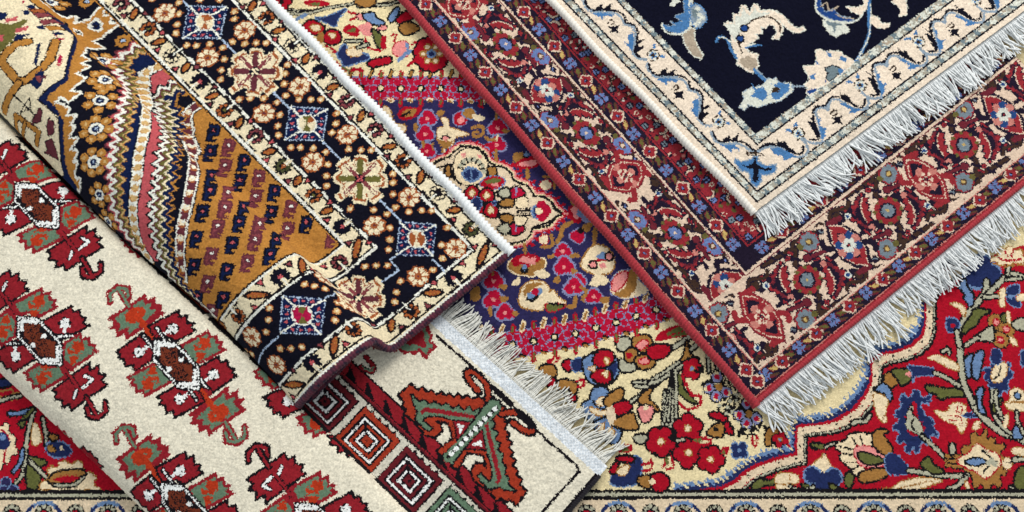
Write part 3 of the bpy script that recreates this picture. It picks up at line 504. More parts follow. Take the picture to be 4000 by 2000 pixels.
    bl('BR', [(0, 120), (60, 70), (110, 90), (60, 130), (20, 140)]); bl('BT', [(20, 160), (60, 135), (110, 150), (130, 180), (60, 210), (25, 190)]); L.S('BL', [(10, 370), (50, 330), (100, 310)], .0050); L.S('BL', [(60, 270), (70, 310)], .0044)
    flow(212, 330, 115, 10, 'BR', 'BL', .2, 'BK', .34); 
    for k in range(6): L.D('BT', [(212 + 48 * math.cos(k * 1.05), 330 + 48 * math.sin(k * 1.05))], .0050); L.D('BW', [(212 + 50 * math.cos(k * 1.05), 330 + 50 * math.sin(k * 1.05))], .0026)
    L.D('BL', [(212, 330)], .0062); L.D('BM', [(212, 330)], .0036); L.S('BR', [(70, 400), (110, 365)], .0040); L.S('BR', [(95, 270), (115, 255)], .0036)
    return L
# ================================================================ ivory tribal rug (rolled, lower left)
for n, c in dict(WI=(226, 217, 194), WR=(140, 32, 40), WG=(98, 122, 98), WO=(176, 54, 28), WB=(112, 50, 32), WX=(24, 20, 24), WW=(234, 234, 228), WT=(158, 54, 34), WM=(98, 30, 36), WY=(206, 200, 182), WK=(232, 234, 234), WJ=(206, 212, 216)).items(): yarn(n, *c)
def weave_white():
    L = Loom(white_s, -.002, .90, -.0155, .455, .00115, 'WI')
    fld = 0
    # ---- kilim end
    kb = L.part('kilim_band')
    L.rect('WK', -.01, 1, -.03, -.0008)
    uu, vv = np.meshgrid(np.arange(L.nu), np.arange(L.nv), indexing='ij')
    m = (L.par == kb) & (((uu // 2 + vv // 2) % 2) == 0); L.col[m] = PAL['WJ']
    # ---- insect motifs
    def motif(cpx=None, cuv=None, B=False):
        L.tile(400, 1080, 600); o = L.to([(620, 730)])[0]
        pid = L.part('insect_motif', fld)
        L.record()
        def block(outer, inner, dark, fl=None, st=None):
            cx = np.mean([p[0] for p in outer]); cy = np.mean([p[1] for p in outer])
            if dark:
                L.P('WR', outer, out='WX', w=.0016); L.line('WX', np.concatenate([L.to(outer), L.to(outer[:1])]), .0026)
                if fl:
                    x, y = fl; L.P('WX', [(x - 62, y + 6), (x - 5, y - 58), (x + 60, y - 5), (x + 5, y + 62)])
                    L.P('WW', [(x - 42, y - 30), (x - 14, y - 24), (x + 8, y - 42), (x + 40, y - 30), (x + 34, y - 4), (x + 46, y + 24), (x + 20, y + 44), (x - 6, y + 30), (x - 40, y + 40), (x - 30, y + 8)]); L.D('WX', [(x, y)], .0022)
                    L.S('WW', [(x, y), st], .0038, False)
                    dx, dy = st[0] - x, st[1] - y; k = 70 / math.hypot(dx, dy)
                    L.S('WX', [(st[0] - dx * k * .1 + dy * k * 1.2, st[1] - dx * k * 1.2), st, (st[0] - dy * k * 1.2, st[1] + dx * k * 1.2)], .0062, False)
                    L.dash('WW', L.to([(st[0] + dy * k * 1.4, st[1] - dx * k * 1.4), st]), .0026, .0018, .0018); L.dash('WW', L.to([st, (st[0] - dy * k * 1.4, st[1] + dx * k * 1.4)]), .0026, .0018, .0018)
            else:
                L.P('WR', outer, out='WR', w=.0006); L.P('WG', inner)
                if fl:
                    x, y = fl
                    L.P('WO', [(x - 75, y - 10), (x - 15, y - 80), (x + 65, y - 70), (x + 75, y - 5), (x + 20, y + 75), (x - 50, y + 80)])
                    L.S('WG', [(x - 60, y + 45), (x - 10, y + 35), (x + 25, y + 45), (x + 50, y + 5)], .0024); L.S('WG', [(x - 25, y - 70), (x - 45, y - 20), (x - 15, y - 5)], .0024)
                    L.P('WO', [(x + 5, y + 60), (x - 45, y + 55), (x - 40, y + 130), (x + 15, y + 95)])
        def both(f):
            f()
        b1o = [(45, 350), (215, 245), (360, 145), (375, 200), (440, 172), (438, 232), (505, 240), (485, 292), (522, 310), (345, 430), (190, 538), (190, 470), (115, 512), (118, 440), (58, 438), (98, 390)]
        b1i = [(100, 352), (230, 262), (340, 190), (358, 235), (408, 222), (402, 275), (452, 280), (350, 380), (222, 486), (218, 425), (142, 455), (152, 395)]
        b2o = [(385, 415), (640, 288), (645, 345), (708, 322), (712, 388), (765, 393), (742, 428), (782, 455), (620, 545), (560, 510), (440, 525)]
        b2i = [(415, 430), (622, 320), (628, 368), (690, 352), (692, 412), (735, 415), (712, 445), (735, 455), (625, 515), (560, 480), (455, 500)]
        b3o = [(638, 580), (890, 450), (906, 500), (960, 488), (966, 540), (1012, 550), (992, 590), (1046, 615), (790, 748), (700, 690)]
        b3i = [(675, 585), (880, 485), (892, 525), (942, 515), (946, 562), (982, 572), (960, 600), (1000, 615), (795, 720), (725, 668)]
        b4o = [(800, 770), (970, 672), (988, 720), (1046, 708), (1058, 765), (1108, 775), (1090, 810), (1128, 830), (900, 992), (800, 900)]
        b4i = [(850, 765), (958, 705), (975, 745), (1030, 735), (1040, 785), (1085, 795), (1065, 815), (1095, 832), (905, 955), (835, 890)]
        d = B
        block(b1o, b1i, d); 
        if not d:
            L.P('WO', [(185, 320), (255, 255), (350, 255), (368, 300), (335, 350), (300, 290), (275, 330), (300, 380), (240, 400), (195, 370)])
        else: L.S('WW', [(250, 330), (170, 400), (230, 430)], .003, False, out='WX', ow=.0012); L.S('WW', [(330, 250), (300, 330)], .003, False, out='WX', ow=.0012)
        # connector
        L.P('WR', [(318, 470), (455, 430), (430, 530), (335, 510)]); L.S('WO' if not d else 'WX', [(280, 320), (340, 400), (420, 500)], .0072 if not d else .006, False)
        if d: L.S('WR', [(255, 290), (340, 400), (430, 520)], .0035, False)
        block(b2o, b2i, not d, (590, 435), (500, 498)); block(b3o, b3i, d, (835, 590), (840, 700)); block(b4o, b4i, not d, (932, 822), (842, 890))
        # hook
        oc, ic = ('WR', 'WG') if not d else ('WX', 'WR')
        L.S(oc, [(225, 255), (180, 180), (140, 110)], .0078, False); L.S(oc, [(65, 215), (60, 140), (130, 85), (215, 100), (222, 175)], .0078, False)
        L.S(ic, [(225, 255), (180, 180), (140, 110)], .0030, False); L.S(ic, [(65, 205), (65, 145), (130, 92), (205, 105), (218, 165)], .0034, False)
        ops = L.stop()
        L.record()
        hx = [(440, 545), (605, 560), (800, 765), (806, 940), (640, 925), (432, 700)]
        L.P('WX', hx, out='WX', w=.0030)
        p = L.to(hx + hx[:1]); L.dash('WW', p, .0026, .0024, .0010)
        L.S('WW', [(466, 650), (468, 572), (600, 580)], .0040, False); L.S('WW', [(774, 790), (776, 905), (650, 900)], .0040, False); h3 = [(486, 592), (630, 600), (752, 748), (752, 885), (632, 872), (486, 708)]
        L.P('WB', h3)
        for k in range(7):
            t = k / 6.5
            a = (492 + t * 120, 600 + t * 5 ); b = (620 + t * 120, 870 + t * 10)
            L.dash('WX', L.to([(500 + t * 125, 600 + max(0, t - .9) * 400), (500 + t * 125 + 110, 600 + 280)]), .0012, .0022, .0008)
        L.P('WX', [(630, 600), (745, 745), (680, 730), (630, 660)]); L.P('WX', [(492, 705), (600, 840), (560, 790), (530, 730)])
        L.D('WW', [(660, 700), (560, 775)], .003)
        hops = L.stop()
        dst = L.surf.T([cpx])[0] if cuv is None else np.asarray(cuv)
        Rm = -np.eye(2)
        L.play(ops, o, dst); L.play(ops, o, dst, Rm); L.play(hops, o, dst)
        return dst
    a1 = motif((689, 1420)); c1 = motif((144, 797), B=True); c2 = motif((155, 1327), B=True)
    d = c2 - c1
    motif(cuv=c2 + d, B=True); motif(cuv=c1 - d, B=True); motif(cuv=a1 + d * .99); motif((655, 925)); 
    b1 = motif((1211, 1537), B=True); motif((1248, 2062), B=True)
    # ---- borders
    rb = L.part('wedge_border')
    V0, V1 = .0965, .1185
    L.rect('WR', -.01, 1, V0, V1)
    L.line('WX', [(-.01, V0), (1, V0)], .0024); L.line('WX', [(-.01, V1), (1, V1)], .0024); L.line('WX', [(-.01, V1 - .0058), (1, V1 - .0058)], .0020); L.line('WM', [(-.01, V1 - .003), (1, V1 - .003)], .003)
    L.tile(1350, 1200); w0, w1 = L.to([(85, 660), (600, 1190)]); st = abs(w1[0] - w0[0]) / 3
    for k in range(-8, 12):
        u = w0[0] + k * st
        L.fill('WX', [(u + .010, V0 + .0035), (u - .014, V1 - .006), (u + .004, V1 - .006)]); L.fill('WX', [(u + .012, V0 + .006), (u + .006, V0 + .0105), (u, V0 + .0085)])
    mbx = L.part('key_border')
    L.rect('WY', -.01, 1, V1 + .001, .1770)
    L.tile(1100, 1500); q1, q2 = L.to([(825, 240), (1222, 665)]); du = q2[0] - q1[0]
    top = q1
    va = V1 + .0065; vb = va + .050; ln = abs(du) * .86
    for k in range(-8, 9):
        u0 = top[0] + du * k; u1 = u0 - ln; cm = ['WM', 'WT', 'WM', 'WG'][(k + 9) % 4]
        L.part('key_motif', mbx)
        L.fill('WX', [(u0 + .0012, va - .0016), (u1 - .0012, va - .0016), (u1 - .0012, vb + .01), (u0 + .0012, vb + .01)])
        n = 5; e = [(u0 - ln * i / n, va) for i in range(n + 1)]
        zz = []
        for i in range(n): zz += [(u0 - ln * i / n, va - .0050), (u0 - ln * (i + .55) / n, va + .0015)]
        L.fill('WX', zz + [(u1, va + .004), (u0, va + .004)])
        zz = [(a - .0012, b + .0026) for a, b in zz]
        L.fill(cm, zz + [(u1 + .001, vb), (u0 - .0012, vb)])
        L.fill(cm, [(u0 - .0008, va), (u1 + .001, va), (u1 + .001, vb), (u0 - .0008, vb)])
        uc, vc = (u0 + u1) / 2, (va + vb) / 2 + .001; hu, hv = ln / 2, (vb - va) / 2
        def sq(c, k_): L.fill(c, [(uc - hu * k_, vc - hv * k_), (uc + hu * k_, vc - hv * k_), (uc + hu * k_, vc + hv * k_), (uc - hu * k_, vc + hv * k_)])
        for c, k_ in (('WX', .80), ('WW', .72), ('WX', .63), (cm, .55), ('WX', .44), ('WW', .36), ('WX', .27), (cm, .19)): sq(c, k_)
        L.line('WX', [(uc + hu * .5, vc - hv * .5), (uc + hu * .22, vc - hv * .22)], .003); L.disc('WX', (uc, vc), .0016)
    # inner edge of the key border, mostly in the crease
    L.cur = mbx
    L.line('WX', [(-.01, .1772), (1, .1772)], .0018)
    L.cur = 0
    mk = (L.cv > .1825)
    # ---- scorpion motif in the wide border
    sb = L.part('wide_border')
    L.rect('WI', -.01, 1, .0, V0 - .0012)
    L.tile(1500, 1350)
    def scorp(cm, cg, cr, dst=None):
        L.record(); ax = L.to([(890, 870)])[0]
        rust = [(1100, 525), (1000, 540), (930, 530), (885, 552), (830, 510), (790, 545), (750, 495), (700, 535), (655, 490), (620, 530), (575, 470), (530, 515), (475, 460), (430, 485), (385, 430), (330, 465), (275, 395), (155, 500), (212, 560), (195, 610), (242, 640), (215, 685), (300, 750), (420, 890), (510, 915), (575, 860), (560, 800), (510, 760), (560, 755), (650, 770), (690, 880), (700, 945), (540, 1060), (585, 1105), (650, 1060), (1150, 620)]
        L.P('WX', rust, out='WX', w=.0030); L.P(cm, rust)
        L.S('WX', [(1040, 560), (1045, 440), (995, 345), (905, 268), (830, 265), (855, 350), (955, 465)], .0100, True); L.S(cm, [(1040, 560), (1045, 440), (995, 345), (905, 272), (838, 272), (858, 345), (945, 455)], .0052, True)
        green = [(285, 500), (350, 570), (400, 555), (450, 592), (515, 570), (570, 612), (645, 590), (690, 642), (755, 610), (800, 662), (855, 620), (900, 672), (955, 640), (990, 680), (1050, 620), (1100, 570), (1170, 570), (1192, 640), (1150, 700), (660, 1165), (598, 1110), (1000, 735), (900, 760), (690, 742), (560, 705), (450, 705), (380, 735), (420, 790), (480, 830), (450, 855), (390, 815), (325, 745), (340, 650), (310, 600)]
        L.P('WX', green, out='WX', w=.0022); L.P(cg, green)
        L.P(cr, [(365, 660), (420, 618), (965, 705), (955, 742), (420, 668), (372, 695)])
        L.P('WX', [(690, 745), (930, 765), (725, 975)]); L.P(cr, [(712, 758), (900, 775), (740, 950)]); L.P('WW', [(740, 785), (805, 798), (768, 890)])
        ops = L.stop()
        L.record()
        a, b = L.to([(640, 1125), (1130, 625)]); L.line(cg, [a, b], .0105); L.dash('WX', [a, b], .0052, .0042, .0038); t = (b - a) / np.hypot(*(b - a)) * .0042; L.dash('WW', [a + t, b], .0056, .0040, .0040)
        ops2 = L.stop()
        dst = ax if dst is None else np.asarray(dst)
        L.part('scorpion_motif', sb)
        L.play(ops, ax, dst); L.play(ops, ax, dst, [[-1, 0], [0, 1]]); L.play(ops2, ax, dst)
        return ax
    # which way is the mirror: about the axis through its bar
    ax = scorp('WT', 'WG', 'WR')
    L.tile(1350, 1200); L.part('scorpion_motif', sb)
    L.P('WR', [(200, 330), (240, 385), (315, 430), (340, 400), (420, 445), (440, 410), (500, 462), (530, 425), (600, 485), (630, 450), (700, 492), (735, 450), (820, 535), (845, 470), (930, 400), (860, 330), (885, 290), (850, 230), (835, 110), (600, 100)])
    L.P('WG', [(260, 300), (300, 370), (420, 395), (520, 400), (600, 440), (700, 440), (740, 410), (815, 480), (830, 430), (890, 385), (830, 350), (845, 290), (800, 220), (800, 100), (600, 100)])
    L.P('WR', [(300, 300), (500, 380), (560, 340), (640, 380), (700, 370), (790, 420), (820, 380), (790, 320), (790, 250), (760, 200), (640, 180)])
    L.P('WG', [(620, 260), (680, 190), (740, 200), (700, 270)]); 
    L.S('WX', [(150, 600), (250, 650), (280, 600), (200, 500)], .0070); L.S('WR', [(150, 600), (250, 650), (280, 600), (200, 500)], .0048); L.S('WG', [(170, 600), (250, 640), (275, 610)], .0022)
    # ---- outline
    L.cur = sb
    L.tile(1900, 1450); L.S('WX', [(-500, -360), (-380, -250), (-90, 0), (0, 90), (230, 310), (450, 540), (640, 720), (900, 940), (935, 1005), (800, 1150), (680, 1288), (560, 1420)], .0032, False)
    L.S('WX', [(70, 165), (250, 335)], .0065, False); L.S('WX', [(310, 400), (470, 565)], .0060, False)
    L.cur = -1
    L.rect('WX', -.01, .0042, -.0005, .5)
    return L
# ================================================================ brick-red rug with herati border (right)
for n, c in dict(RR=(142, 42, 50), RI=(214, 188, 164), RN=(32, 24, 40), RB=(62, 44, 36), RO=(98, 90, 48), RL=(100, 118, 164), RU=(38, 66, 114), RG=(112, 124, 132), RP=(190, 120, 108), RM=(104, 36, 46), RC=(142, 42, 48), RW=(205, 205, 192), RY=(190, 160, 96), RT=(84, 62, 44)).items(): yarn(n, *c)
def weave_red():
    L = Loom(red_s, .0, .70, .0, .56, .00115, 'RR')
    A1, B1 = .0085, .0095          # end of the red edge (u for the fringed side, v for the left side)
    A2, B2 = .0295, .0350          # outer guard | main
    A3, B3 = .1270, .1015          # main | inner guard
    A4, B4 = .1520, .1265          # inner guard | field
    def lband(c, a, b): L.fill(c, [(a[0], a[1]), (.8, a[1]), (.8, b[1]), (b[0], b[1]), (b[0], .7), (a[0], .7)])
    rng = random.Random(5)
    L.cur = 0
    # ---- inner field: small herati bits on brick red
    L.rect('RR', A4, .8, B4, .7)
    for i in range(60):
        for j in range(40):
            u = A4 + .007 + i * .0105 + (j % 2) * .005; v = B4 + .007 + j * .0105
            if u > .7 or v > .56 or not (v < B4 + .075 or u < A4 + .03): continue
            k = rng.random(); q = np.array([u + rng.uniform(-.002, .002), v + rng.uniform(-.002, .002)])
            if (i + j) % 3 == 0:
                L.disc('RN', q, .0052)
                for b in L.ring(q, .0026, 4, .8): L.disc('RL' if k < .7 else 'RG', b, .0016)
            elif k < .30:
                a = rng.uniform(0, 6.28); t = np.linspace(a, a + 2.4, 7); p = q + .0062 * np.stack([np.cos(t), np.sin(t)], 1)
                L.line('RN', p, .0050); L.line('RI', p, .0022); L.line('RC', q + .0035 * np.stack([np.cos(t), np.sin(t)], 1), .0022)
            elif k < .62:
                for _ in range(3):
                    b = q + np.array([rng.uniform(-.005, .005), rng.uniform(-.005, .005)]); L.line(rng.choice(['RN', 'RB', 'RN']), [b, b + np.array([rng.uniform(-.006, .006), rng.uniform(-.006, .006)])], .0022)
                L.disc(rng.choice(['RW', 'RI', 'RP']), q, .0020)
            elif k < .8: L.disc('RO', q, .0028); L.disc('RN', q + .003, .002)
            else: L.disc('RI', q, .0030); L.disc('RC', q, .0018)
    ig = L.part('inner_guard_border'); lband('RN', (A3, B3), (A4, B4))
    mb = L.part('main_border'); lband('RI', (A2, B2), (A3, B3))
    og = L.part('outer_guard_border'); lband('RN', (A1, B1), (A2, B2))
    ed = L.part('edge_band'); lband('RC', (-.01, -.01), (A1, B1))
    def lline(c, a, b, w, cur): L.cur = cur; L.line(c, [(.8, b), (a, b), (a, .7)], w)
    # ---- main border stamps (read off the fringed side)
    L.tile(3000, 850, 500, 784); L.record(); o = L.to([(240, 385)])[0]
    L.S('RB', [(-30, 298), (140, 196), (168, 192), (166, 290), (215, 320)], .0046, False, out='RN', ow=.0005); L.S('RB', [(150, 190), (152, 160), (185, 140)], .0040)
    L.S('RB', [(236, 200), (300, 60), (330, 45)], .0040)
    L.S('RM', [(60, 300), (30, 380), (45, 440), (110, 490)], .0038); 
    for x, y in ((45, 330), (22, 360), (15, 395), (28, 430), (60, 465), (80, 280)): L.D('RC', [(x, y)], .0022)
    L.P('RC', [(62, 330), (95, 300), (118, 305), (104, 340), (124, 345), (110, 385), (138, 392), (122, 425), (146, 440), (134, 470), (158, 500), (110, 470), (78, 420)]); L.S('RN', [(92, 285), (66, 330), (72, 400), (110, 468), (146, 500)], .0022); L.S('RI', [(86, 300), (72, 340), (80, 400), (112, 455)], .0014)
    L.D('RP', [(140, 488)], .004); L.S('RC', [(110, 240), (130, 245), (128, 262), (108, 262), (110, 240)], .0016, False)
    # small flower and white box
    for b in [(250 + 38 * math.cos(a * .785), 150 + 40 * math.sin(a * .785)) for a in range(8)]: L.D('RC', [b], .0056)
    for b in [(250 + 38 * math.cos(a * .785), 150 + 40 * math.sin(a * .785)) for a in range(8)]: L.D('RG', [b], .0040)
    L.D('RT', [(250, 150)], .0045); L.D('RY', [(250, 150)], .0026); L.D('RO', [(196, 182)], .004)
    L.S('RM', [(245, 250), (300, 225), (350, 205)], .0042); L.D('RM', [(240, 250)], .005)
    L.P('RI', [(270, 70), (310, 45), (365, 65), (365, 115), (320, 125), (300, 90)]); L.P('RN', [(292, 85), (310, 65), (345, 72), (338, 110), (318, 108)]); L.S('RG', [(312, 88), (332, 92)], .0018); L.D('RN', [(290, 300), (180, 470)], .0052)
    # side flower near the eye
    L.S('RN', [(455, 335), (520, 400)], .0085, False); L.S('RC', [(458, 330), (525, 405)], .0045, False); L.S('RN', [(470, 390), (520, 330)], .0060, False); L.D('RW', [(490, 352)], .0042); L.D('RU', [(490, 352)], .0026)
    L.P('RB', [(540, 320), (580, 330), (585, 365), (550, 380), (530, 350)]); L.S('RB', [(600, 330), (590, 385), (500, 400), (485, 440)], .0040)
    # dark leaflets that break up the ivory ground
    for a, b in (((205, 330), (190, 300)), ((262, 300), (300, 275)), ((150, 250), (190, 262)), ((20, 250), (50, 262)), ((60, 210), (95, 228)), ((395, 270), (420, 300)), ((340, 270), (372, 255)), ((330, 320), (356, 300)), ((400, 330), (425, 350)), ((420, 390), (440, 350)), ((90, 520), (60, 540))): L.S('RN', [a, b], .0030, False)
    for a, b in (((355, 240), (385, 262)), ((412, 310), (440, 325)), ((120, 215), (150, 225)), ((285, 262), (312, 250)), ((430, 420), (455, 400))): L.S('RC', [a, b], .0026, False)
    half = L.stop()
    L.record()
    L.P('RB', [(240, 285), (295, 325), (335, 385), (312, 452), (240, 476), (188, 445), (152, 392), (178, 328)], out='RN', w=.0006); 
    for a in range(8): L.D('RC', [(240 + 62 * math.cos(a * .785 + .2), 383 + 64 * math.sin(a * .785 + .2))], .0052)
    for a in range(8): L.D('RO', [(240 + 82 * math.cos(a * .785 + .6), 383 + 80 * math.sin(a * .785 + .6))], .0024)
    L.D('RN', [(240, 383)], .0105)
    for a in range(6): L.D('RG', [(240 + 24 * math.cos(a * 1.047), 383 + 26 * math.sin(a * 1.047))], .0036)
    L.D('RY', [(240, 383)], .0020)
    ros = L.stop()
    def eye_ops(blue):
        L.record()
        al = [(380, 55), (455, 60), (535, 108), (592, 185), (612, 288), (540, 282), (462, 242), (402, 160)]
        def sc(k): return [(496 + (x - 496) * k, 170 + (y - 170) * k) for x, y in al]
        L.P('RM' if not blue else 'RN', sc(1.30)); L.P('RC' if not blue else 'RN', sc(1.22))
        for x, y in ((375, 40), (620, 300)): L.S('RC' if not blue else 'RM', [(496 + (x - 496) * .9, 170 + (y - 170) * .9), (x, y), (x + (60 if x < 500 else -60), y - (34 if x < 500 else -34))], .0075, False)
        L.S('RC' if not blue else 'RN', [(410, 190), (350, 190), (330, 150)], .0075); L.S('RC' if not blue else 'RN', [(582, 150), (642, 150), (662, 190)], .0075)
        L.P('RI', sc(1.08)); L.P('RC', sc(1.02)); L.P('RN', sc(.86 if not blue else .60))
        if blue: L.P('RC', sc(.90)); L.P('RN', sc(.66))
        for a in range(8): L.D(('RU' if a % 2 else 'RP') if blue else ('RC' if a % 2 else 'RP'), [(496 + 56 * math.cos(a * .785 + .78), 170 + 60 * math.sin(a * .785 + .78))], .0056)
        for a in range(6): L.D('RW' if blue else 'RI', [(496 + 28 * math.cos(a * 1.047), 170 + 30 * math.sin(a * 1.047))], .0036)
        if not blue:
            for a in range(6): L.D('RC', [(496 + 26 * math.cos(a * 1.047 + .5), 170 + 28 * math.sin(a * 1.047 + .5))], .0022)
        L.D('RN', [(496, 170)], .0028); L.D('RC', [(496, 170)], .0014)
        return L.stop()
    oe = L.to([(496, 170)])[0]; EB, ER = eye_ops(True), eye_ops(False)
    def under(ops, src, dst, M, c='RN', g=.0030):      # dark outline under a motif
        M = np.asarray(M)
        for op in ops:
            if op[1] in ('RI', 'RW'): continue
            q = (op[2] - src) @ M.T + dst
            if op[0] == 'f': L.line(c, np.concatenate([q, q[:1]]), g)
            else: L.line(c, q, op[3] * math.sqrt(abs(np.linalg.det(M))) + g * .8)
    # a second pair of colours for the small flowers
    sw = {'RG': 'RL', 'RY': 'RC'}
    MB = np.eye(2); ML = np.array([[0, -1.19], [.70, 0]])
    def rosette(dst, M, swp=None):
        L.cur = mb; under(half, o, dst, M); under(half, o, dst, -M); L.play(half, o, dst, M, swp); L.play(half, o, dst, -M, swp)
    def rosc(dst, M, swp=None): L.part('rosette', mb); L.play(ros, o, dst, M, swp)
    bot_r = L.surf.T([(3153, 1095), (3468, 824), (3765, 568), (4070, 310)]); lef_r = L.surf.T([(1974, 172), (2289, 519), (2636, 910), (1660, -170)])
    bot_e = L.surf.T([(2976, 1237), (3316, 958), (3618, 700), (3921, 447)]); lef_e = L.surf.T([(1811, 13), (2136, 353), (2444, 687), (2838, 1118)])
    def clipped(region):
        U, V = np.meshgrid(L.cu, L.cv, indexing='ij'); L.lock = region(U, V)
    inmain = lambda U, V: (U > A2) & (V > B2) & ((U < A3) | (V < B3))
    leftside = lambda U, V: inmain(U, V) & (U > A3); botside = lambda U, V: inmain(U, V) & (U <= A3)
    clipped(botside)
    bot_r = np.concatenate([bot_r, [2 * bot_e[0] - bot_r[0]]])
    for q in bot_r: rosette(q, MB)
    for k, q in enumerate(bot_e): L.part('palmette', mb); L.play(EB if k % 2 else ER, oe, q, MB)
    for q in bot_r: rosc(q, MB)
    clipped(leftside)
    s2 = {'RG': 'RL', 'RY': 'RI'}; s3 = {'RG': 'RU', 'RY': 'RW', 'RB': 'RB'}
    for q in lef_r: rosette(q, ML, s2)
    for k, q in enumerate(lef_e): L.part('palmette', mb); L.play(ER if k in (0, 2) else EB, oe, q, ML)
    for q in lef_r: rosc(q, ML, s2)
    L.lock = None
    # ---- guards
    def gflower(q, blue, pid):
        L.part('guard_flower', pid)
        L.disc('RN', q, .0098)
        if blue:
            for b in L.ring(q, .0052, 4, .785): L.disc('RL', b, .0036)
            for b in L.ring(q, .0048, 4, 0): L.disc('RM', b, .0014)
            L.disc('RN', q, .0020); L.disc('RL', q, .0009)
        else:
            for b in L.ring(q, .0056, 4, 0): L.disc('RI', b, .0042)
            for b in L.ring(q, .0052, 4, .785): L.disc('RI', b, .0036)
            for b in L.ring(q, .0048, 4, 0): L.disc('RC', b, .0032)
            for b in L.ring(q, .0040, 4, .785): L.disc('RC', b, .0022)
            L.disc('RN', q, .0024); L.disc('RL', q, .0015)
    def gleaf(q, d, pid, c='RO'):
        L.cur = pid; q = np.asarray(q); d = np.asarray(d, float); d /= np.hypot(*d); n = np.array([-d[1], d[0]])
        L.fill('RM', [q - d * .0095, q + n * .0046 - d * .001, q + d * .0095, q - n * .0046 + d * .001]); L.fill(c, [q - d * .0068, q + n * .0030, q + d * .0068, q - n * .0030])
        for sg in (-1, 1): L.line('RT', [q + n * sg * .0075 - d * .004, q + n * sg * .0075 + d * .004], .0028); L.line('RM', [q + n * sg * .0100 - d * .006, q + n * sg * .0092 + d * .002], .0020)
    # each guard's flowers run evenly between its edges
    def run(axis, fixed, a, b, step, first_blue, pid, dshift=.5):
        k = 0; t = a
        while t < b:
            q = (t, fixed) if axis == 'u' else (fixed, t)
            gflower(np.array(q), (k % 2 == 0) == first_blue, pid)
            t2 = t + step * dshift; q2 = (t2, fixed) if axis == 'u' else (fixed, t2)
            d = (1, .55) if axis == 'u' else (-.55, 1)
            gleaf(q2, d, pid, 'RO' if k % 2 else 'RY' if hash2(k, 3) > .6 else 'RO')
            t += step; k += 1
    t1 = L.surf.T([(1550 + 250 * .6378, 140 * .6378), (1550 + 745 * .6378, 680 * .6378), (2500 + 445 * .6378, 850 + 685 * .6378), (3000 + 715 * .6378, 850 + 390 * .6378), (2750 + 385 * .6378, 1100 + 585 * .6378)])
    st_ = (t1[0][0] - t1[2][0]) / 17.; n_ = int((t1[2][0] - .03) / st_); run('u', (B1 + B2) / 2 + .0005, t1[2][0] - n_ * st_, .70, (t1[0][0] - t1[2][0]) / 17., n_ % 2 == 1, og)
    run('v', (A1 + A2) / 2 + .0005, t1[4][1], .56, (t1[3][1] - t1[4][1]) / 7., True, og)
    gflower(np.array([.0195, .0235]), False, og)
    t2 = L.surf.T([(2100 + 30 * .3882, 280 * .3882), (2100 + 820 * .3882, 1155 * .3882), (2500 + 680 * .6378, 850 + 245 * .6378), (3000 + 95 * .6378, 850 + 75 * .6378)])
    st_ = (t2[0][0] - t2[1][0]) / 5; n_ = int((t2[1][0] - A3 - .008) / st_); run('u', (B3 + B4) / 2, t2[1][0] - n_ * st_, .70, (t2[0][0] - t2[1][0]) / 5., n_ % 2 == 1, ig)
    run('v', (A3 + A4) / 2, B4 + .012, .56, .0325, True, ig)
    # ---- lines
    lline('RC', A4, B4, .0026, 0); lline('RN', A4 + .002, B4 + .002, .0014, 0)
    lline('RN', A3 + .0030, B3 + .0030, .0016, ig); lline('RI', A3 - .0003, B3 - .0003, .0032, mb); lline('RM', A3 - .0022, B3 - .0022, .0012, mb)
    lline('RI', A2 + .0005, B2 + .0005, .0032, mb); lline('RP', A2 - .0012, B2 - .0012, .0014, og); lline('RN', A1 + .0010, B1 + .0010, .0022, og)
    lline('RP', A1 - .0012, B1 - .0012, .0014, ed)
    return L
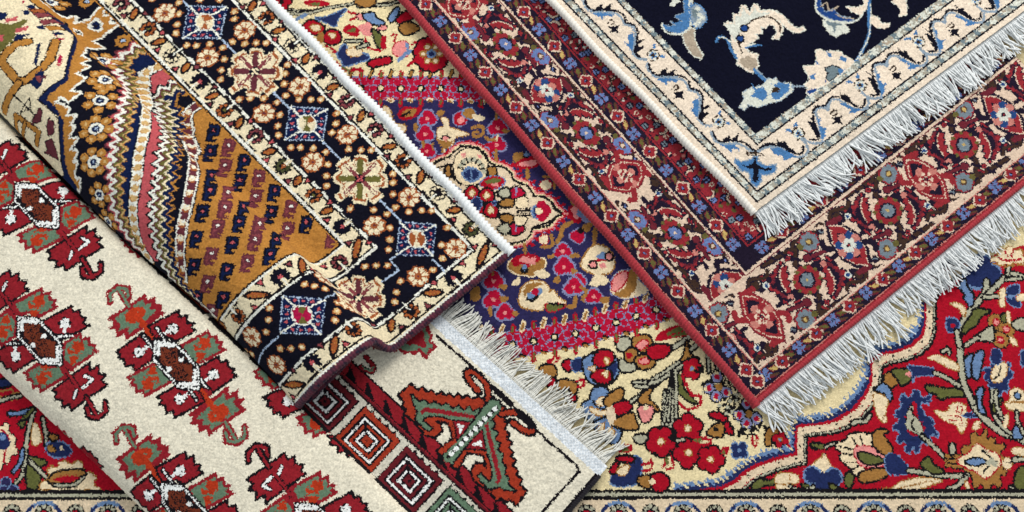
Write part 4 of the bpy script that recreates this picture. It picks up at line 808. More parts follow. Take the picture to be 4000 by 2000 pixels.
# ================================================================ navy rug with ivory scroll border (upper right)
for n, c in dict(NI=(224, 206, 184), NE=(158, 154, 140), NF=(108, 122, 126), NK=(17, 17, 28), NN=(13, 14, 30), NL=(70, 114, 160), NG=(136, 150, 162), NT=(166, 150, 130), NW=(206, 206, 192), NR=(52, 38, 28), ND=(32, 66, 124)).items(): yarn(n, *c)
def weave_navy():
    L = Loom(navy_s, .0, .44, .0, .56, .00115, 'NN')
    a1, a2, a3, a4 = .0078, .0180, .0660, .0772
    b1, b2, b3, b4 = .0135, .0234, .0656, .0740
    def lband(c, a, b): L.fill(c, [(a[0], a[1]), (.8, a[1]), (.8, b[1]), (b[0], b[1]), (b[0], .7), (a[0], .7)])
    def stripe(pid, a, b):
        m = (L.par == pid); uu, vv = np.meshgrid(np.arange(L.nu), np.arange(L.nv), indexing='ij')
        along = np.where((uu * L.h) < b[0], vv + (uu % 7) // 3, uu + (vv % 7) // 3)
        ph = (along // 6) % 3
        L.col[m & (ph == 0)] = PAL['NE']; L.col[m & (ph == 1)] = PAL['NF']; L.col[m & (ph == 2)] = PAL['NW']
        h = hash2(uu // 2, vv // 2, 5); L.col[m & (h > .80)] = PAL['NW']; L.col[m & (h < .14)] = PAL['NT']
    fs = L.part('inner_guard_stripe'); lband('NE', (a3, b3), (a4, b4)); stripe(fs, (a3, b3), (a4, b4))
    mb = L.part('main_border'); lband('NI', (a2, b2), (a3, b3))
    gs = L.part('outer_guard_stripe'); lband('NE', (a1, b1), (a2, b2)); stripe(gs, (a1, b1), (a2, b2))
    ed = L.part('plain_edge'); lband('NI', (-.01, -.01), (a1, b1))
    def ll(c, a, b, w, cur): L.cur = cur; L.line(c, [(.8, b), (a, b), (a, .7)], w)
    ll('NK', a1, b1, .0026, gs); ll('NK', a2, b2, .0026, gs); ll('NK', a3, b3, .0024, fs)
    # ---- scroll units
    def flower(x, y, jx=1, jy=0):
        for a in range(7):
            if a == 2: continue
            t = a * .9 + .4; L.S('NR', [(x + 58 * math.cos(t), y + 56 * math.sin(t)), (x + 62 * math.cos(t + .5), y + 60 * math.sin(t + .5))], .0024, False)
        for a in range(5): t = a * 1.256; L.D('NW', [(x + 34 * math.cos(t), y + 34 * math.sin(t))], .0026)
        for a in range(5): t = a * 1.256 + .6; L.D('NL', [(x + 26 * math.cos(t), y + 26 * math.sin(t))], .0014)
        L.D('NR', [(x, y)], .0026)
        for dx, dy in ((-25, -105), (-110, -40)) if jx else ((15, -105), (110, 15)): L.S('NL', [(x + dx, y + dy), (x + dx * .75, y + dy * .75)], .0030, False); L.D('NL', [(x + dx * 1.05 - 10, y + dy * .85 + 8)], .0016)
    def bud(x, y): L.P('NK', [(x - 65, y - 25), (x - 20, y - 30), (x + 50, y - 45), (x + 28, y - 2), (x + 55, y + 50), (x, y + 28), (x - 60, y + 40), (x - 30, y + 5)]); L.S('NR', [(x - 70, y - 60), (x - 30, y - 100), (x - 5, y - 70), (x - 40, y - 45)], .0018)
    L.tile(3000, 0); L.record(); ob = L.to([(305, 1345)])[0]
    L.S('NG', [(350, 1390), (430, 1440), (530, 1440), (548, 1390), (508, 1240), (482, 1130), (510, 1096), (570, 1092), (610, 1110)], .0034)
    L.P('NL', [(500, 1190), (532, 1190), (522, 1260), (560, 1296), (604, 1286), (572, 1330), (582, 1380), (545, 1410), (525, 1330)])
    L.S('NK', [(430, 1408), (505, 1405), (515, 1360), (470, 1240), (455, 1130), (490, 1080), (570, 1070), (600, 1035)], .0028)
    L.P('NK', [(520, 1380), (500, 1405), (440, 1290), (400, 1222), (450, 1235), (445, 1215), (365, 1150), (462, 1205)])
    bud(705, 1212)
    L.S('NG', [(606, 1112), (612, 1050), (650, 1008), (720, 1012), (820, 1072), (920, 1112), (1000, 1085), (1010, 1010), (965, 955), (935, 915)], .0034)
    L.P('NL', [(710, 1040), (780, 1038), (860, 1090), (950, 1108), (875, 1140), (812, 1145), (838, 1105), (760, 1066)])
    L.S('NK', [(600, 1035), (640, 982), (720, 982), (830, 1040), (920, 1082), (968, 1065), (978, 1000)], .0028); L.P('NK', [(712, 905), (748, 960), (800, 955), (830, 1000), (900, 1070), (940, 1085), (880, 1085), (800, 1030), (735, 975)])
    flower(930, 862)
    ub = L.stop(); fb2 = L.to([(930, 862)])[0]
    for k in range(0, 5): L.part('scroll_unit', mb); L.play(ub, ob, L.surf.T([(3118, 520)])[0] + np.array([.0004, .0985]) * k)
    L.part('scroll_unit', mb); L.tile(3000, 0); flower(305, 1345)
    L.S('NG', [(340, 1400), (390, 1460), (395, 1540), (300, 1580), (180, 1545), (80, 1490), (0, 1470)], .0034); L.P('NL', [(40, 1490), (130, 1480), (260, 1560), (300, 1575), (200, 1600), (160, 1620), (150, 1570), (60, 1530)])
    L.S('NK', [(355, 1470), (350, 1530), (290, 1545), (170, 1500), (60, 1445), (-20, 1450), (-90, 1500)], .0028); L.P('NK', [(85, 1380), (110, 1430), (170, 1420), (210, 1470), (290, 1545), (190, 1520), (100, 1470)])
    L.tile(2500, 0); L.record(); ol = L.to([(130, 570)])[0]
    L.S('NG', [(68, 645), (92, 722), (165, 778), (280, 780), (400, 796), (462, 842), (482, 892)], .0034); L.P('NL', [(130, 765), (180, 792), (260, 785), (390, 805), (360, 832), (312, 815), (275, 822), (266, 868), (240, 832), (190, 812)])
    L.S('NK', [(84, 640), (112, 720), (182, 758), (300, 756), (420, 770), (488, 820), (500, 888)], .0028); L.P('NK', [(180, 758), (230, 702), (272, 690), (262, 738), (305, 728), (355, 688), (345, 752), (260, 762)])
    bud(392, 958)
    L.S('NG', [(488, 908), (570, 930), (605, 1000), (600, 1100), (580, 1190), (640, 1255), (720, 1272)], .0034); L.P('NL', [(528, 1018), (582, 990), (592, 1100), (572, 1195), (545, 1150), (488, 1088), (540, 1110)])
    L.S('NK', [(505, 890), (590, 918), (630, 980), (622, 1060), (612, 1130), (602, 1190), (650, 1248)], .0028); L.P('NK', [(615, 1090), (690, 1055), (700, 1075), (640, 1110), (640, 1140), (690, 1128), (690, 1150), (620, 1210), (600, 1170)])
    flower(790, 1226, 0)
    ul = L.stop()
    for k in range(0, 3): L.part('scroll_unit', mb); L.play(ul, ol, L.surf.T([(2551, 221)])[0] + np.array([.1190, -.0008]) * k)
    L.part('scroll_unit', mb); L.tile(2600, 400)
    L.S('NG', [(455, 290), (490, 375), (570, 420), (700, 412), (790, 440), (850, 480), (900, 500)], .0034); L.P('NL', [(520, 405), (580, 430), (690, 425), (745, 470), (745, 505), (715, 465), (670, 470), (660, 515), (630, 470), (560, 440)])
    L.S('NK', [(475, 290), (505, 360), (560, 395), (700, 385), (800, 410), (890, 480), (940, 470), (1010, 430), (1110, 428)], .0028); L.P('NK', [(560, 395), (620, 340), (650, 335), (650, 370), (700, 350), (728, 315), (725, 385), (640, 398)])
    L.S('NG', [(930, 500), (1010, 455), (1110, 450), (1200, 480)], .0034); L.P('NL', [(1060, 465), (1150, 450), (1250, 510), (1288, 520), (1240, 560), (1190, 590), (1185, 540), (1090, 520)])
    L.P('NR', [(812, 500), (900, 490), (990, 520), (985, 540), (900, 535), (820, 540)]); L.S('NI', [(840, 516), (970, 526)], .0016, False)
    cor = [(885, 545), (925, 545), (925, 590), (1000, 640), (1110, 630), (1100, 700), (1010, 730), (960, 720), (960, 790), (915, 850), (860, 800), (850, 710), (760, 680), (705, 620), (705, 570), (760, 600), (820, 590), (870, 575)]
    L.P('NL', cor, out='NG', w=.0014); L.P('NK', [(890, 550), (912, 550), (915, 620), (1000, 660), (1085, 660), (1030, 690), (940, 670), (935, 780), (905, 810), (880, 780), (880, 670), (800, 650), (745, 620), (830, 640), (880, 610)])
    # ---- field ornaments
    def fp(name, *a): L.part(name, 0)
    L.tile(2500, 0)
    fp('palmette')
    L.P('NT', [(430, 330), (500, 275), (550, 300), (545, 380), (570, 460), (605, 520), (632, 555), (615, 590), (540, 560), (490, 500), (450, 430)], out='NW', w=.0016)
    L.P('NL', [(440, -20), (520, -20), (520, 250), (440, 330), (350, 330), (260, 300), (215, 240), (300, 270), (350, 250), (310, 220), (430, 220), (350, 165), (450, 130)], out='NG', w=.0012)
    L.S('NW', [(210, 240), (270, 330), (400, 345), (500, 270), (505, 150), (495, 40), (500, -20)], .0024); L.P('NN', [(330, 190), (420, 205), (340, 240)])
    L.P('NG', [(505, 80), (560, 40), (620, 70), (660, 130), (670, 200), (610, 270), (570, 290), (530, 240), (510, 170)], out='NL', w=.0012); L.P('NF', [(520, 100), (570, 70), (600, 110), (560, 200), (525, 160)]); L.D('NW', [(600, 150), (630, 180), (590, 210), (560, 250), (580, 90)], .0032)
    L.P('NW', [(290, 60), (330, 0), (390, -20), (400, 10), (340, 70)]); L.P('NW', [(480, -10), (540, -10), (530, 40)])
    fp('palmette')
    body = [(845, 240), (880, 220), (945, 235), (940, 140), (1000, 150), (1020, 55), (1060, 60), (1100, 130), (1150, 40), (1190, 60), (1200, 110), (1330, 105), (1430, 150), (1500, 230), (1580, 290), (1640, 270), (1660, 300), (1600, 330), (1530, 320), (1460, 270), (1400, 210), (1330, 180), (1420, 230), (1440, 300), (1390, 395), (1330, 390), (1380, 330), (1350, 260), (1300, 240), (1260, 285), (1210, 270), (1230, 335), (1150, 340), (1190, 380), (1110, 430), (1060, 470), (1100, 530), (1190, 550), (1170, 590), (1195, 660), (1130, 730), (1060, 700), (1000, 650), (975, 665), (985, 600), (925, 440), (920, 350), (900, 300)]
    L.P('NI', body, out='NW', w=.0012)
    L.P('NW', [(860, 240), (950, 245), (960, 160), (1020, 170), (1035, 80), (1100, 160), (1160, 70), (1180, 130), (1330, 125), (1210, 180), (1100, 220), (1030, 280), (980, 400), (960, 430), (925, 360)]); L.P('NT', [(1000, 600), (1080, 560), (1170, 590), (1180, 660), (1130, 715), (1060, 680), (1010, 640)])
    L.S('NR', [(1060, 260), (1120, 210), (1230, 175), (1330, 185), (1400, 250), (1410, 320)], .0022); L.S('NR', [(1000, 340), (1000, 450), (1030, 530)], .0018)
    L.D('NK', [(1048, 285), (1008, 392)], .0058); L.D('ND', [(1048, 285), (1008, 392)], .0036)
    L.S('NL', [(765, 420), (800, 370), (880, 400), (900, 470), (970, 590)], .0034); L.S('NW', [(790, 380), (850, 380), (910, 420)], .0020); L.S('NL', [(1070, 480), (1130, 460), (1210, 455)], .0030); L.S('NW', [(1080, 460), (1160, 440)], .0018)
    L.S('NL', [(1150, 700), (1220, 770), (1290, 830)], .0045); L.S('NG', [(1170, 700), (1270, 790)], .0018)
    fp('palmette')
    L.P('NW', [(1000, 1080), (1050, 1000), (1030, 930), (1120, 880), (1230, 860), (1290, 790), (1340, 800), (1360, 780), (1400, 830), (1530, 840), (1540, 920), (1480, 960), (1420, 1010), (1300, 1040), (1180, 1080), (1090, 1050), (1050, 1115)], out='NG', w=.0008)
    L.P('NL', [(1120, 830), (1160, 890), (1240, 880), (1290, 950), (1240, 1020), (1190, 990), (1110, 970), (1160, 930)]); L.P('NL', [(1300, 830), (1360, 850), (1400, 830), (1510, 850), (1490, 920), (1400, 1000), (1330, 990), (1310, 940), (1420, 900), (1360, 870)]); L.P('NR', [(1330, 890), (1380, 875), (1410, 905), (1370, 935), (1325, 925)])
    L.S('NG', [(1530, 870), (1590, 865), (1650, 870)], .0030, False)
    L.tile(3000, 0); fp('palmette')
    pal = [(355, 665), (470, 660), (490, 600), (480, 510), (525, 495), (590, 520), (620, 510), (740, 520), (750, 550), (830, 590), (880, 610), (780, 720), (580, 850), (510, 880), (430, 955), (390, 940), (400, 880), (360, 850), (420, 820), (405, 750), (375, 710)]
    L.P('NI', pal, out='NW', w=.0010); L.P('NF', [(580, 690), (650, 660), (730, 690), (700, 750), (620, 810), (590, 780), (610, 740)], out='NK', w=.0016); L.P('NL', [(700, 690), (770, 700), (720, 760)])
    for pts in ([(480, 600), (540, 660), (490, 640)], [(590, 520), (640, 540), (650, 580), (610, 570)], [(730, 560), (800, 590), (780, 620), (720, 600)], [(420, 760), (480, 740), (470, 800), (430, 800)]): L.P('NL', pts)
    L.P('ND', [(400, 910), (510, 885), (440, 945), (395, 945)]); L.P('ND', [(565, 800), (600, 800), (580, 840)])
    fp('palmette')
    L.P('ND', [(480, -20), (520, -20), (540, 70), (580, 130), (660, 90), (720, 160), (860, 190), (860, 215), (700, 210), (580, 170), (500, 110)], out='NG', w=.0012); L.S('NW', [(480, -10), (490, 110), (570, 180), (700, 220), (850, 225), (950, 150)], .0026); L.S('NT', [(540, 60), (590, 30), (620, 110), (700, 70)], .0022); L.S('NT', [(680, 140), (760, 180), (860, 185)], .0018)
    L.P('NW', [(550, 190), (640, 215), (770, 230), (820, 290), (810, 330), (740, 340), (690, 380), (620, 340), (550, 260)]); L.P('NF', [(580, 210), (690, 230), (760, 250), (690, 260), (670, 340), (650, 270), (590, 250)])
    L.P('NI', [(780, 65), (830, 75), (900, 70), (970, 50), (960, -20), (1010, -20), (985, 100), (930, 150), (850, 120)], out='NW', w=.0008)
    L.S('NL', [(1010, -20), (1020, 60), (1015, 230), (1020, 330), (980, 440), (940, 530), (890, 605)], .0036); L.S('NW', [(1030, 40), (1035, 120), (1030, 250), (1010, 380), (960, 490), (900, 590)], .0016)
    L.P('NI', [(1040, 150), (1110, 180), (1150, 240), (1230, 230), (1220, 265), (1160, 285), (1090, 280), (1030, 220)], out='NW', w=.0008)
    L.P('NI', [(1240, 20), (1290, -20), (1380, -20), (1400, 60), (1390, 150), (1320, 160), (1340, 100), (1290, 40)], out='NW', w=.0008)
    # repaint the borders over any spill
    return L
# ================================================================ dark tribal rug (folded, upper left)
for n, c in dict(DN=(17, 17, 29), DB=(18, 30, 66), DI=(228, 212, 176), DG=(178, 122, 56), DP=(186, 84, 88), DM=(98, 46, 54), DO=(104, 98, 50),
                 DW=(228, 226, 212), DL=(168, 184, 205), DR=(158, 86, 46), DK=(24, 20, 24), DC=(168, 24, 66), DE=(70, 72, 44), DV=(128, 62, 66), DA=(205, 168, 110)).items(): yarn(n, *c)
def weave_dark():
    L = Loom(dark_s, -.002, .70, -.002, .44, .00115, 'DN')
    UMAX = .70
    lin = lambda u0, v0, u1, v1: [(u0 + (u1 - u0) * t, v0 + (v1 - v0) * t) for t in np.linspace(0, 1, 30)]
    VE, VMO, VIO, VI = 0.0, .0285, .1085, .1345
    UE, UMO, UIO, UI = 0.0, .0305, .1075, .1375
    bands = {}
    def lband(c, a, b):     # an L-shaped border band between inset a=(u,v) and b=(u,v)
        L.fill(c, [(a[0], a[1]), (UMAX, a[1]), (UMAX, b[1]), (b[0], b[1]), (b[0], .45), (a[0], .45)])
    og = L.part('outer_guard_border'); lband('DI', (-.01, -.01), (UMO, VMO))
    mb = L.part('main_border'); lband('DN', (UMO, VMO), (UIO, VIO))
    ig = L.part('inner_guard_border'); lband('DI', (UIO, VIO), (UI, VI))
    # ---------------- field
    L.cur = 0
    def zig(c, pts, off, amp, per, w, ph=0., fillto=None):
        p = cspline(L.to(pts), 10); q = [p[0]]
        for a in p[1:]:
            if np.hypot(*(a - q[-1])) > .0015: q.append(a)
        p = np.array(q); d = np.gradient(p, axis=0); d /= np.linalg.norm(d, axis=1)[:, None]
        for _ in range(3): d[1:-1] = (d[:-2] + d[1:-1] + d[2:]) / 3
        n = np.stack([-d[:, 1], d[:, 0]], 1); s = np.concatenate([[0], np.cumsum(np.hypot(*np.diff(p, axis=0).T))])
        S = np.arange(0, s[-1], per / 2); o = off + amp * (((np.arange(len(S)) % 2) * 2) - 1)
        P = np.stack([np.interp(S, s, p[:, 0]), np.interp(S, s, p[:, 1])], 1) + np.stack([np.interp(S, s, n[:, 0]), np.interp(S, s, n[:, 1])], 1) * o[:, None]
        L.line(c, P, w); return P
    # gold lozenge and its hooked tesserae
    L.full()
    bz = [(800, 402), (770, 420), (746, 444), (743, 450), (742, 520), (765, 580), (772, 640), (762, 730), (745, 810), (728, 900), (722, 980), (728, 1070), (742, 1130), (785, 1200), (840, 1262)]
    gl = L.part('gold_lozenge', 0)
    e = cspline(L.to(bz), 6)
    L.fill('DG', np.concatenate([e, [(.10, .36), (.10, .34), (.10, .13), (e[0][0], .13)]]))
    def hook(x, y, dark, s=1.0, ux=(1, .08), uy=(-.22, 1)):
        L.full()
        cx, cy = L.tx0 + x * .3882, L.ty0 + y * .3882
        L.part('hooked_motif', gl)
        def pt(a, b): return (cx + 22 * s * (a * ux[0] + b * uy[0]), cy + 22 * s * (a * ux[1] + b * uy[1]))
        c1, c2 = ('DB', 'DN') if dark else ('DV', 'DM')
        L.P(c2, [pt(-1.1, -1.1), pt(1.2, -1.1), pt(1.2, 1.1), pt(.2, 1.15), pt(.1, 1.5), pt(.9, 1.45), pt(.9, 2.1), pt(-1.0, 2.1), pt(-1.1, .9)])
        L.P(c1, [pt(-.75, -.8), pt(.85, -.8), pt(.85, .8), pt(-.1, .85), pt(-.3, 1.3), pt(-.3, 1.75), pt(.7, 1.75), pt(.7, 1.85), pt(-.7, 1.85), pt(-.7, .8)])
        if not dark:
            for k in (-.45, .1, .6): L.S('DM', [pt(-.9, k), pt(.9, k + .1)], .0013)
        L.P('DN' if dark else 'DM', [pt(-.5, -.5), pt(.6, -.5), pt(.6, .5), pt(-.5, .5)])
        L.P('DP' if dark else 'DW', [pt(-.33, 0), pt(-.05, -.36), pt(.38, -.05), pt(.1, .36)])
    T6 = (800, 400); T8 = (600, 800); T5 = (400, 400); T9 = (1000, 800)
    for (tx, ty), lst in ((T5, [(1120, 280, 1), (1085, 480, 1), (1080, 880, 1), (1010, 1085, 1)]),
                          (T6, [(240, 430, 0), (200, 630, 0), (395, 580, 1), (350, 780, 1), (545, 735, 0), (510, 935, 0), (700, 885, 1), (665, 1095, 1), (865, 1045, 0), (830, 1265, 0), (1020, 1205, 1),
                                (235, 905, 0), (195, 1050, 0), (395, 1050, 1), (345, 1195, 1), (545, 1205, 0), (70, 735, 1), (130, 1250, 0), (1285, 1350, 0)]),
                          (T8, [(490, 60, 1), (430, 320, 1), (405, 600, 1), (435, 915, 1), (645, 210, 0), (580, 490, 0), (545, 770, 0), (590, 1060, 0), (860, 165, 1), (790, 380, 1), (735, 650, 1), (700, 930, 1),
                                (1070, 185, 0), (1020, 345, 0), (945, 560, 0), (1235, 345, 1), (1170, 495, 1), (720, 20, 0)])):
        L.tx0, L.ty0 = tx, ty
        for x, y, d in lst: hook(x, y, d)
    L.full()
    # checked strip beside it
    L.part('checked_band', 0)
    st = [(800, 398), (734, 443), (730, 528), (749, 586), (757, 641), (745, 730), (730, 808), (714, 868), (707, 916), (703, 994), (713, 1072), (724, 1130), (763, 1196), (830, 1265)]
    p = cspline(L.to(st), 10); L.line('DN', p, .0150); L.line('DM', p, .0120)
    L.dash('DW', p, .0125, .0012, .0021); L.line('DM', p, .0082); L.dash('DR', p, .0078, .0085, .0105); L.dash('DI', p, .0072, .0050, .0140); L.dash('DW', p, .0040, .0026, .0164)
    # zigzag bands
    L.part('zigzag_band', 0)
    g1 = [(725, 322), (680, 345), (624, 373), (622, 375), (628, 392), (645, 412), (652, 439), (656, 478), (658, 516), (668, 567), (648, 610), (643, 652), (641, 699), (629, 742), (623, 780), (621, 819), (619, 866), (621, 905), (631, 963), (650, 1017), (678, 1080), (709, 1130), (760, 1200)]
    sg = 1.0
    zig('DG', g1, .0125, .0040, .0130, .0022)
    L.part('rose_band', 0)
    f = [(660, 240), (610, 265), (568, 286), (564, 292), (559, 349), (571, 408), (571, 450), (566, 500), (555, 547), (543, 602), (536, 672), (528, 730), (520, 788), (520, 846), (528, 900), (548, 960), (590, 1020)]
    pf = cspline(L.to(f), 8); pg = cspline(L.to([(726, 322), (680, 345), (622, 372), (620, 376), (632, 412), (640, 440), (636, 480), (636, 520), (640, 567), (626, 610), (620, 652), (618, 699), (607, 742), (600, 780), (598, 819), (597, 866), (600, 905), (610, 963), (630, 1017)]), 8)
    L.fill('DP', np.concatenate([pf, pg[::-1]]))
    L.part('zigzag_band', 0)
    zig('DK', g1, -.0078, .0042, .0130, .0058); zig('DM', g1, -.0020, .0042, .0130, .0075); zig('DO', g1, .0012, .0042, .0130, .0040)
    zig('DW', g1, -.0070, .0042, .0130, .0030); zig('DI', g1, .0044, .0042, .0130, .0030); zig('DB', g1, .0085, .0040, .0130, .0040)
    # blue band, gold strip
    L.part('blue_band', 0)
    pz = cspline(L.to([(575, 178), (520, 205), (464, 238), (463, 242), (490, 285), (520, 345), (520, 390), (508, 420), (500, 458), (492, 509), (482, 555), (474, 606), (468, 652), (470, 710), (470, 761), (468, 788), (478, 827), (494, 866), (513, 900), (540, 940), (575, 985)]), 8)
    L.fill('DB', np.concatenate([pz, pf[::-1]]))
    L.part('checked_band', 0)
    L.line('DN', pf, .0135); L.line('DI', pf, .0108); L.dash('DG', pf, .0105, .0075, .0085); L.dash('DR', pf, .0045, .0030, .0130)
    L.dash('DO', pf, .0040, .003, .029); L.dash('DW', pf, .0110, .0012, .0030); L.dash('DG', pf, .0088, .0035, .0090); L.dash('DA', pf, .0076, .0025, .0100)
    L.part('zigzag_band', 0)
    g2 = [(575, 172), (510, 205), (452, 238), (450, 242), (478, 285), (505, 345), (503, 390), (489, 425), (482, 458), (474, 509), (462, 555), (454, 606), (447, 652), (450, 710), (450, 761), (447, 788), (458, 827), (474, 866), (493, 900), (520, 940), (560, 990)]
    zig('DM', g2, -.0075, .0042, .0130, .0050); zig('DP', g2, -.0065, .0042, .0130, .0030); zig('DG', g2, .0045, .0042, .0130, .0065); zig('DO', g2, .0025, .0042, .0130, .0050); zig('DM', g2, -.0006, .0042, .0130, .003)
    zig('DA', g2, .0068, .0042, .0130, .0016)
    zig('DW', g2, -.0038, .0042, .0130, .0034)
    # gold flowers on the dark ground
    def gflower(tx, ty, x, y, n, s=1.0, a=0.3):
        L.tile(tx, ty); L.part('gold_flower', 0); q = L.to([(x, y)])[0]
        for b in L.ring(q, .0132 * s, n, a): L.disc('DG', b, .0054 * s); L.disc('DA', b, .0021 * s)
        L.disc('DW', q, .0076 * s); L.disc('DB', q, .0043 * s); L.disc('DL', q, .0013 * s)
    for a in ((0, 400, 965, 265, 7, 1), (0, 400, 940, 600, 7, 1), (0, 400, 1000, 930, 6, .9), (0, 0, 1010, 1010, 6, 1), (0, 0, 1062, 800, 7, 1), (0, 400, 1085, 1200, 6, .9), (0, 0, 1030, 610, 6, .9), (0, 0, 500, 20, 6, .9)): gflower(*a)
    for tx, ty, x, y in ((400, 0, 205, 410), (0, 0, 870, 15), (400, -280, 50, 300)):
        L.tile(tx, ty); L.part('gold_flower', 0); q = L.to([(x, y)])[0]
        for b in L.ring(q, .0062, 8): L.disc('DG', b, .0028)
        L.disc('DK', q, .0035); L.disc('DL', q, .0022)
    # gold comb edge, navy line, ivory medallion
    L.part('comb_edge', 0)
    L.tile(0, 0)
    comb = [(300, -60), (430, 30), (560, 130), (640, 180), (690, 190), (755, 170), (735, 250), (820, 230), (960, 130), (1030, 60), (1035, 165), (1115, 160), (1095, 245), (1195, 240), (1060, 330), (915, 410), (1030, 480), (960, 490), (880, 470), (860, 480), (850, 520),
            (800, 560), (890, 600), (790, 640), (885, 670), (745, 740), (850, 790), (760, 850), (690, 920), (800, 935), (690, 1015), (615, 960), (545, 1035), (620, 1060), (690, 1095), (650, 1180), (755, 1160), (695, 1260), (740, 1280),
            (680, 1395), (770, 1400), (695, 1510), (770, 1525), (730, 1640), (770, 1640), (740, 1740), (765, 1820), (800, 1800), (800, 1890), (790, 1920)]
    inner = [(780, 1890), (700, 1770), (660, 1640), (645, 1480), (640, 1220), (560, 1080), (470, 985), (690, 810), (700, 660), (760, 500), (775, 390), (700, 280), (560, 180), (350, 40), (240, -40)]
    L.P('DI', comb + inner, out='DW', w=.0028); L.P('DG', comb + inner)
    L.P('DB', [(965, 200), (1010, 240), (990, 300), (930, 290), (920, 240)], out='DW', w=.003); L.P('DK', [(960, 240), (990, 265), (965, 290), (940, 265)])
    L.P('DN', [(750, 290), (810, 320), (820, 350), (770, 330)], out='DW', w=.0015); L.P('DN', [(640, 215), (680, 240), (700, 270), (655, 250)])
    md = L.part('ivory_medallion', 0)
    L.P('DB', [(-300, -80)] + inner[::-1] + [(700, 2000), (400, 2000), (-300, 1300)])
    med = [(-300, -60), (200, -60), (320, 30), (520, 180), (640, 290), (740, 355), (690, 560), (660, 660), (640, 780), (370, 1000), (560, 1160), (590, 1230), (600, 1480), (640, 1760), (620, 1800), (300, 1500), (0, 1160), (-300, 900)]
    L.P('DI', med, out='DK', w=.0014)
    def an(name): L.part(name, md)
    L.S('DG', [(280, 420), (170, 440), (40, 560), (15, 620), (110, 740), (190, 830), (260, 810), (420, 690), (500, 600), (560, 420)], .0085, False, out='DK', ow=.0014)
    L.S('DG', [(185, 840), (90, 980), (45, 1120)], .0085, False, out='DK', ow=.0014)
    L.S('DG', [(150, 1400), (160, 1160), (390, 1330), (370, 1450)], .0060, False, out='DK', ow=.0012); L.S('DG', [(245, 1400), (250, 1240)], .0045, False, out='DK', ow=.0012)
    L.P('DO', [(-100, 230), (120, 240), (240, 195), (280, 210), (150, 330), (140, 400), (60, 470), (-20, 560), (-120, 500)]); L.P('DP', [(-60, 340), (30, 350), (30, 410), (-40, 450)])
    L.P('DB', [(-40, 140), (90, 120), (60, 190), (-40, 220)]); L.P('DP', [(60, 190), (180, 160), (170, 210), (50, 230)]); L.P('DP', [(160, 280), (290, 265), (260, 310), (150, 335)]); L.P('DB', [(170, 340), (300, 345), (200, 395), (130, 420)])
    L.P('DB', [(260, 60), (350, 50), (350, 85), (270, 90)]); L.P('DB', [(230, 110), (290, 100), (300, 140), (240, 150)])
    L.P('DR', [(290, 95), (440, 95), (460, 135), (330, 130)], out='DK', w=.001); L.P('DV', [(330, 135), (480, 140), (570, 185), (380, 180)], out='DK', w=.001); L.P('DV', [(400, 205), (560, 205), (640, 250), (430, 255)], out='DK', w=.001)
    L.P('DG', [(460, 265), (600, 270), (660, 310), (500, 305)], out='DK', w=.001); L.P('DB', [(510, 315), (600, 320), (660, 350), (560, 355)]); L.P('DB', [(350, 255), (440, 265), (450, 300), (400, 295)])
    L.P('DC', [(550, 355), (600, 380), (660, 395), (590, 405)]); L.P('DC', [(215, 5), (265, 10), (235, 50)])
    L.P('DB', [(370, 440), (410, 430), (400, 520), (370, 660), (335, 640), (360, 540)]); L.P('DC', [(590, 550), (630, 560), (615, 640), (575, 640)]); L.P('DP', [(575, 645), (615, 645), (600, 680)])
    L.P('DB', [(300, 830), (420, 690), (450, 740), (420, 850), (370, 900)]); L.P('DV', [(350, 780), (390, 755), (430, 790), (400, 835)]); L.P('DM', [(430, 770), (500, 750), (450, 800)])
    L.S('DK', [(130, 950), (240, 1050), (370, 1180)], .0016, False); L.S('DK', [(290, 985), (310, 1080), (200, 1140), (295, 985)], .0016, False)
    L.P('DM', [(400, 1090), (425, 1130), (410, 1220), (310, 1250), (350, 1170)], out='DK', w=.001); L.P('DM', [(490, 1200), (540, 1220), (545, 1330), (490, 1370), (470, 1280)], out='DK', w=.001)
    L.P('DM', [(450, 1430), (520, 1400), (560, 1500), (590, 1610), (540, 1580), (500, 1560), (450, 1540), (480, 1500)], out='DK', w=.001)
    # borders over the field: repaint the bands so that nothing spills into them
    def inborders(c, a, b, pid): L.cur = pid; lband(c, a, b)
    inborders('DI', (UIO, VIO), (UI, VI), ig); inborders('DN', (UMO, VMO), (UIO, VIO), mb); inborders('DI', (-.01, -.01), (UMO, VMO), og)
    # border lines
    def bline(c, uo, vo, w, cur):
        L.cur = cur; L.line(c, [(.75, vo), (uo, vo), (uo, .45)], w)
    bline('DG', UI + .0030, VI + .0030, .0022, 0); bline('DK', UI + .0012, VI + .0012, .0022, ig); bline('DW', UI - .0016, VI - .0016, .0030, ig)
    bline('DK', UIO + .0035, VIO + .0035, .0020, ig); bline('DW', UIO, VIO, .0036, ig)
    bline('DW', UMO, VMO, .0030, og); bline('DK', UMO - .0028, VMO - .0028, .0022, og)
    bline('DK', UE + .0068, VE + .0058, .0020, og); bline('DW', UE + .0032, VE + .0032, .0036, og)
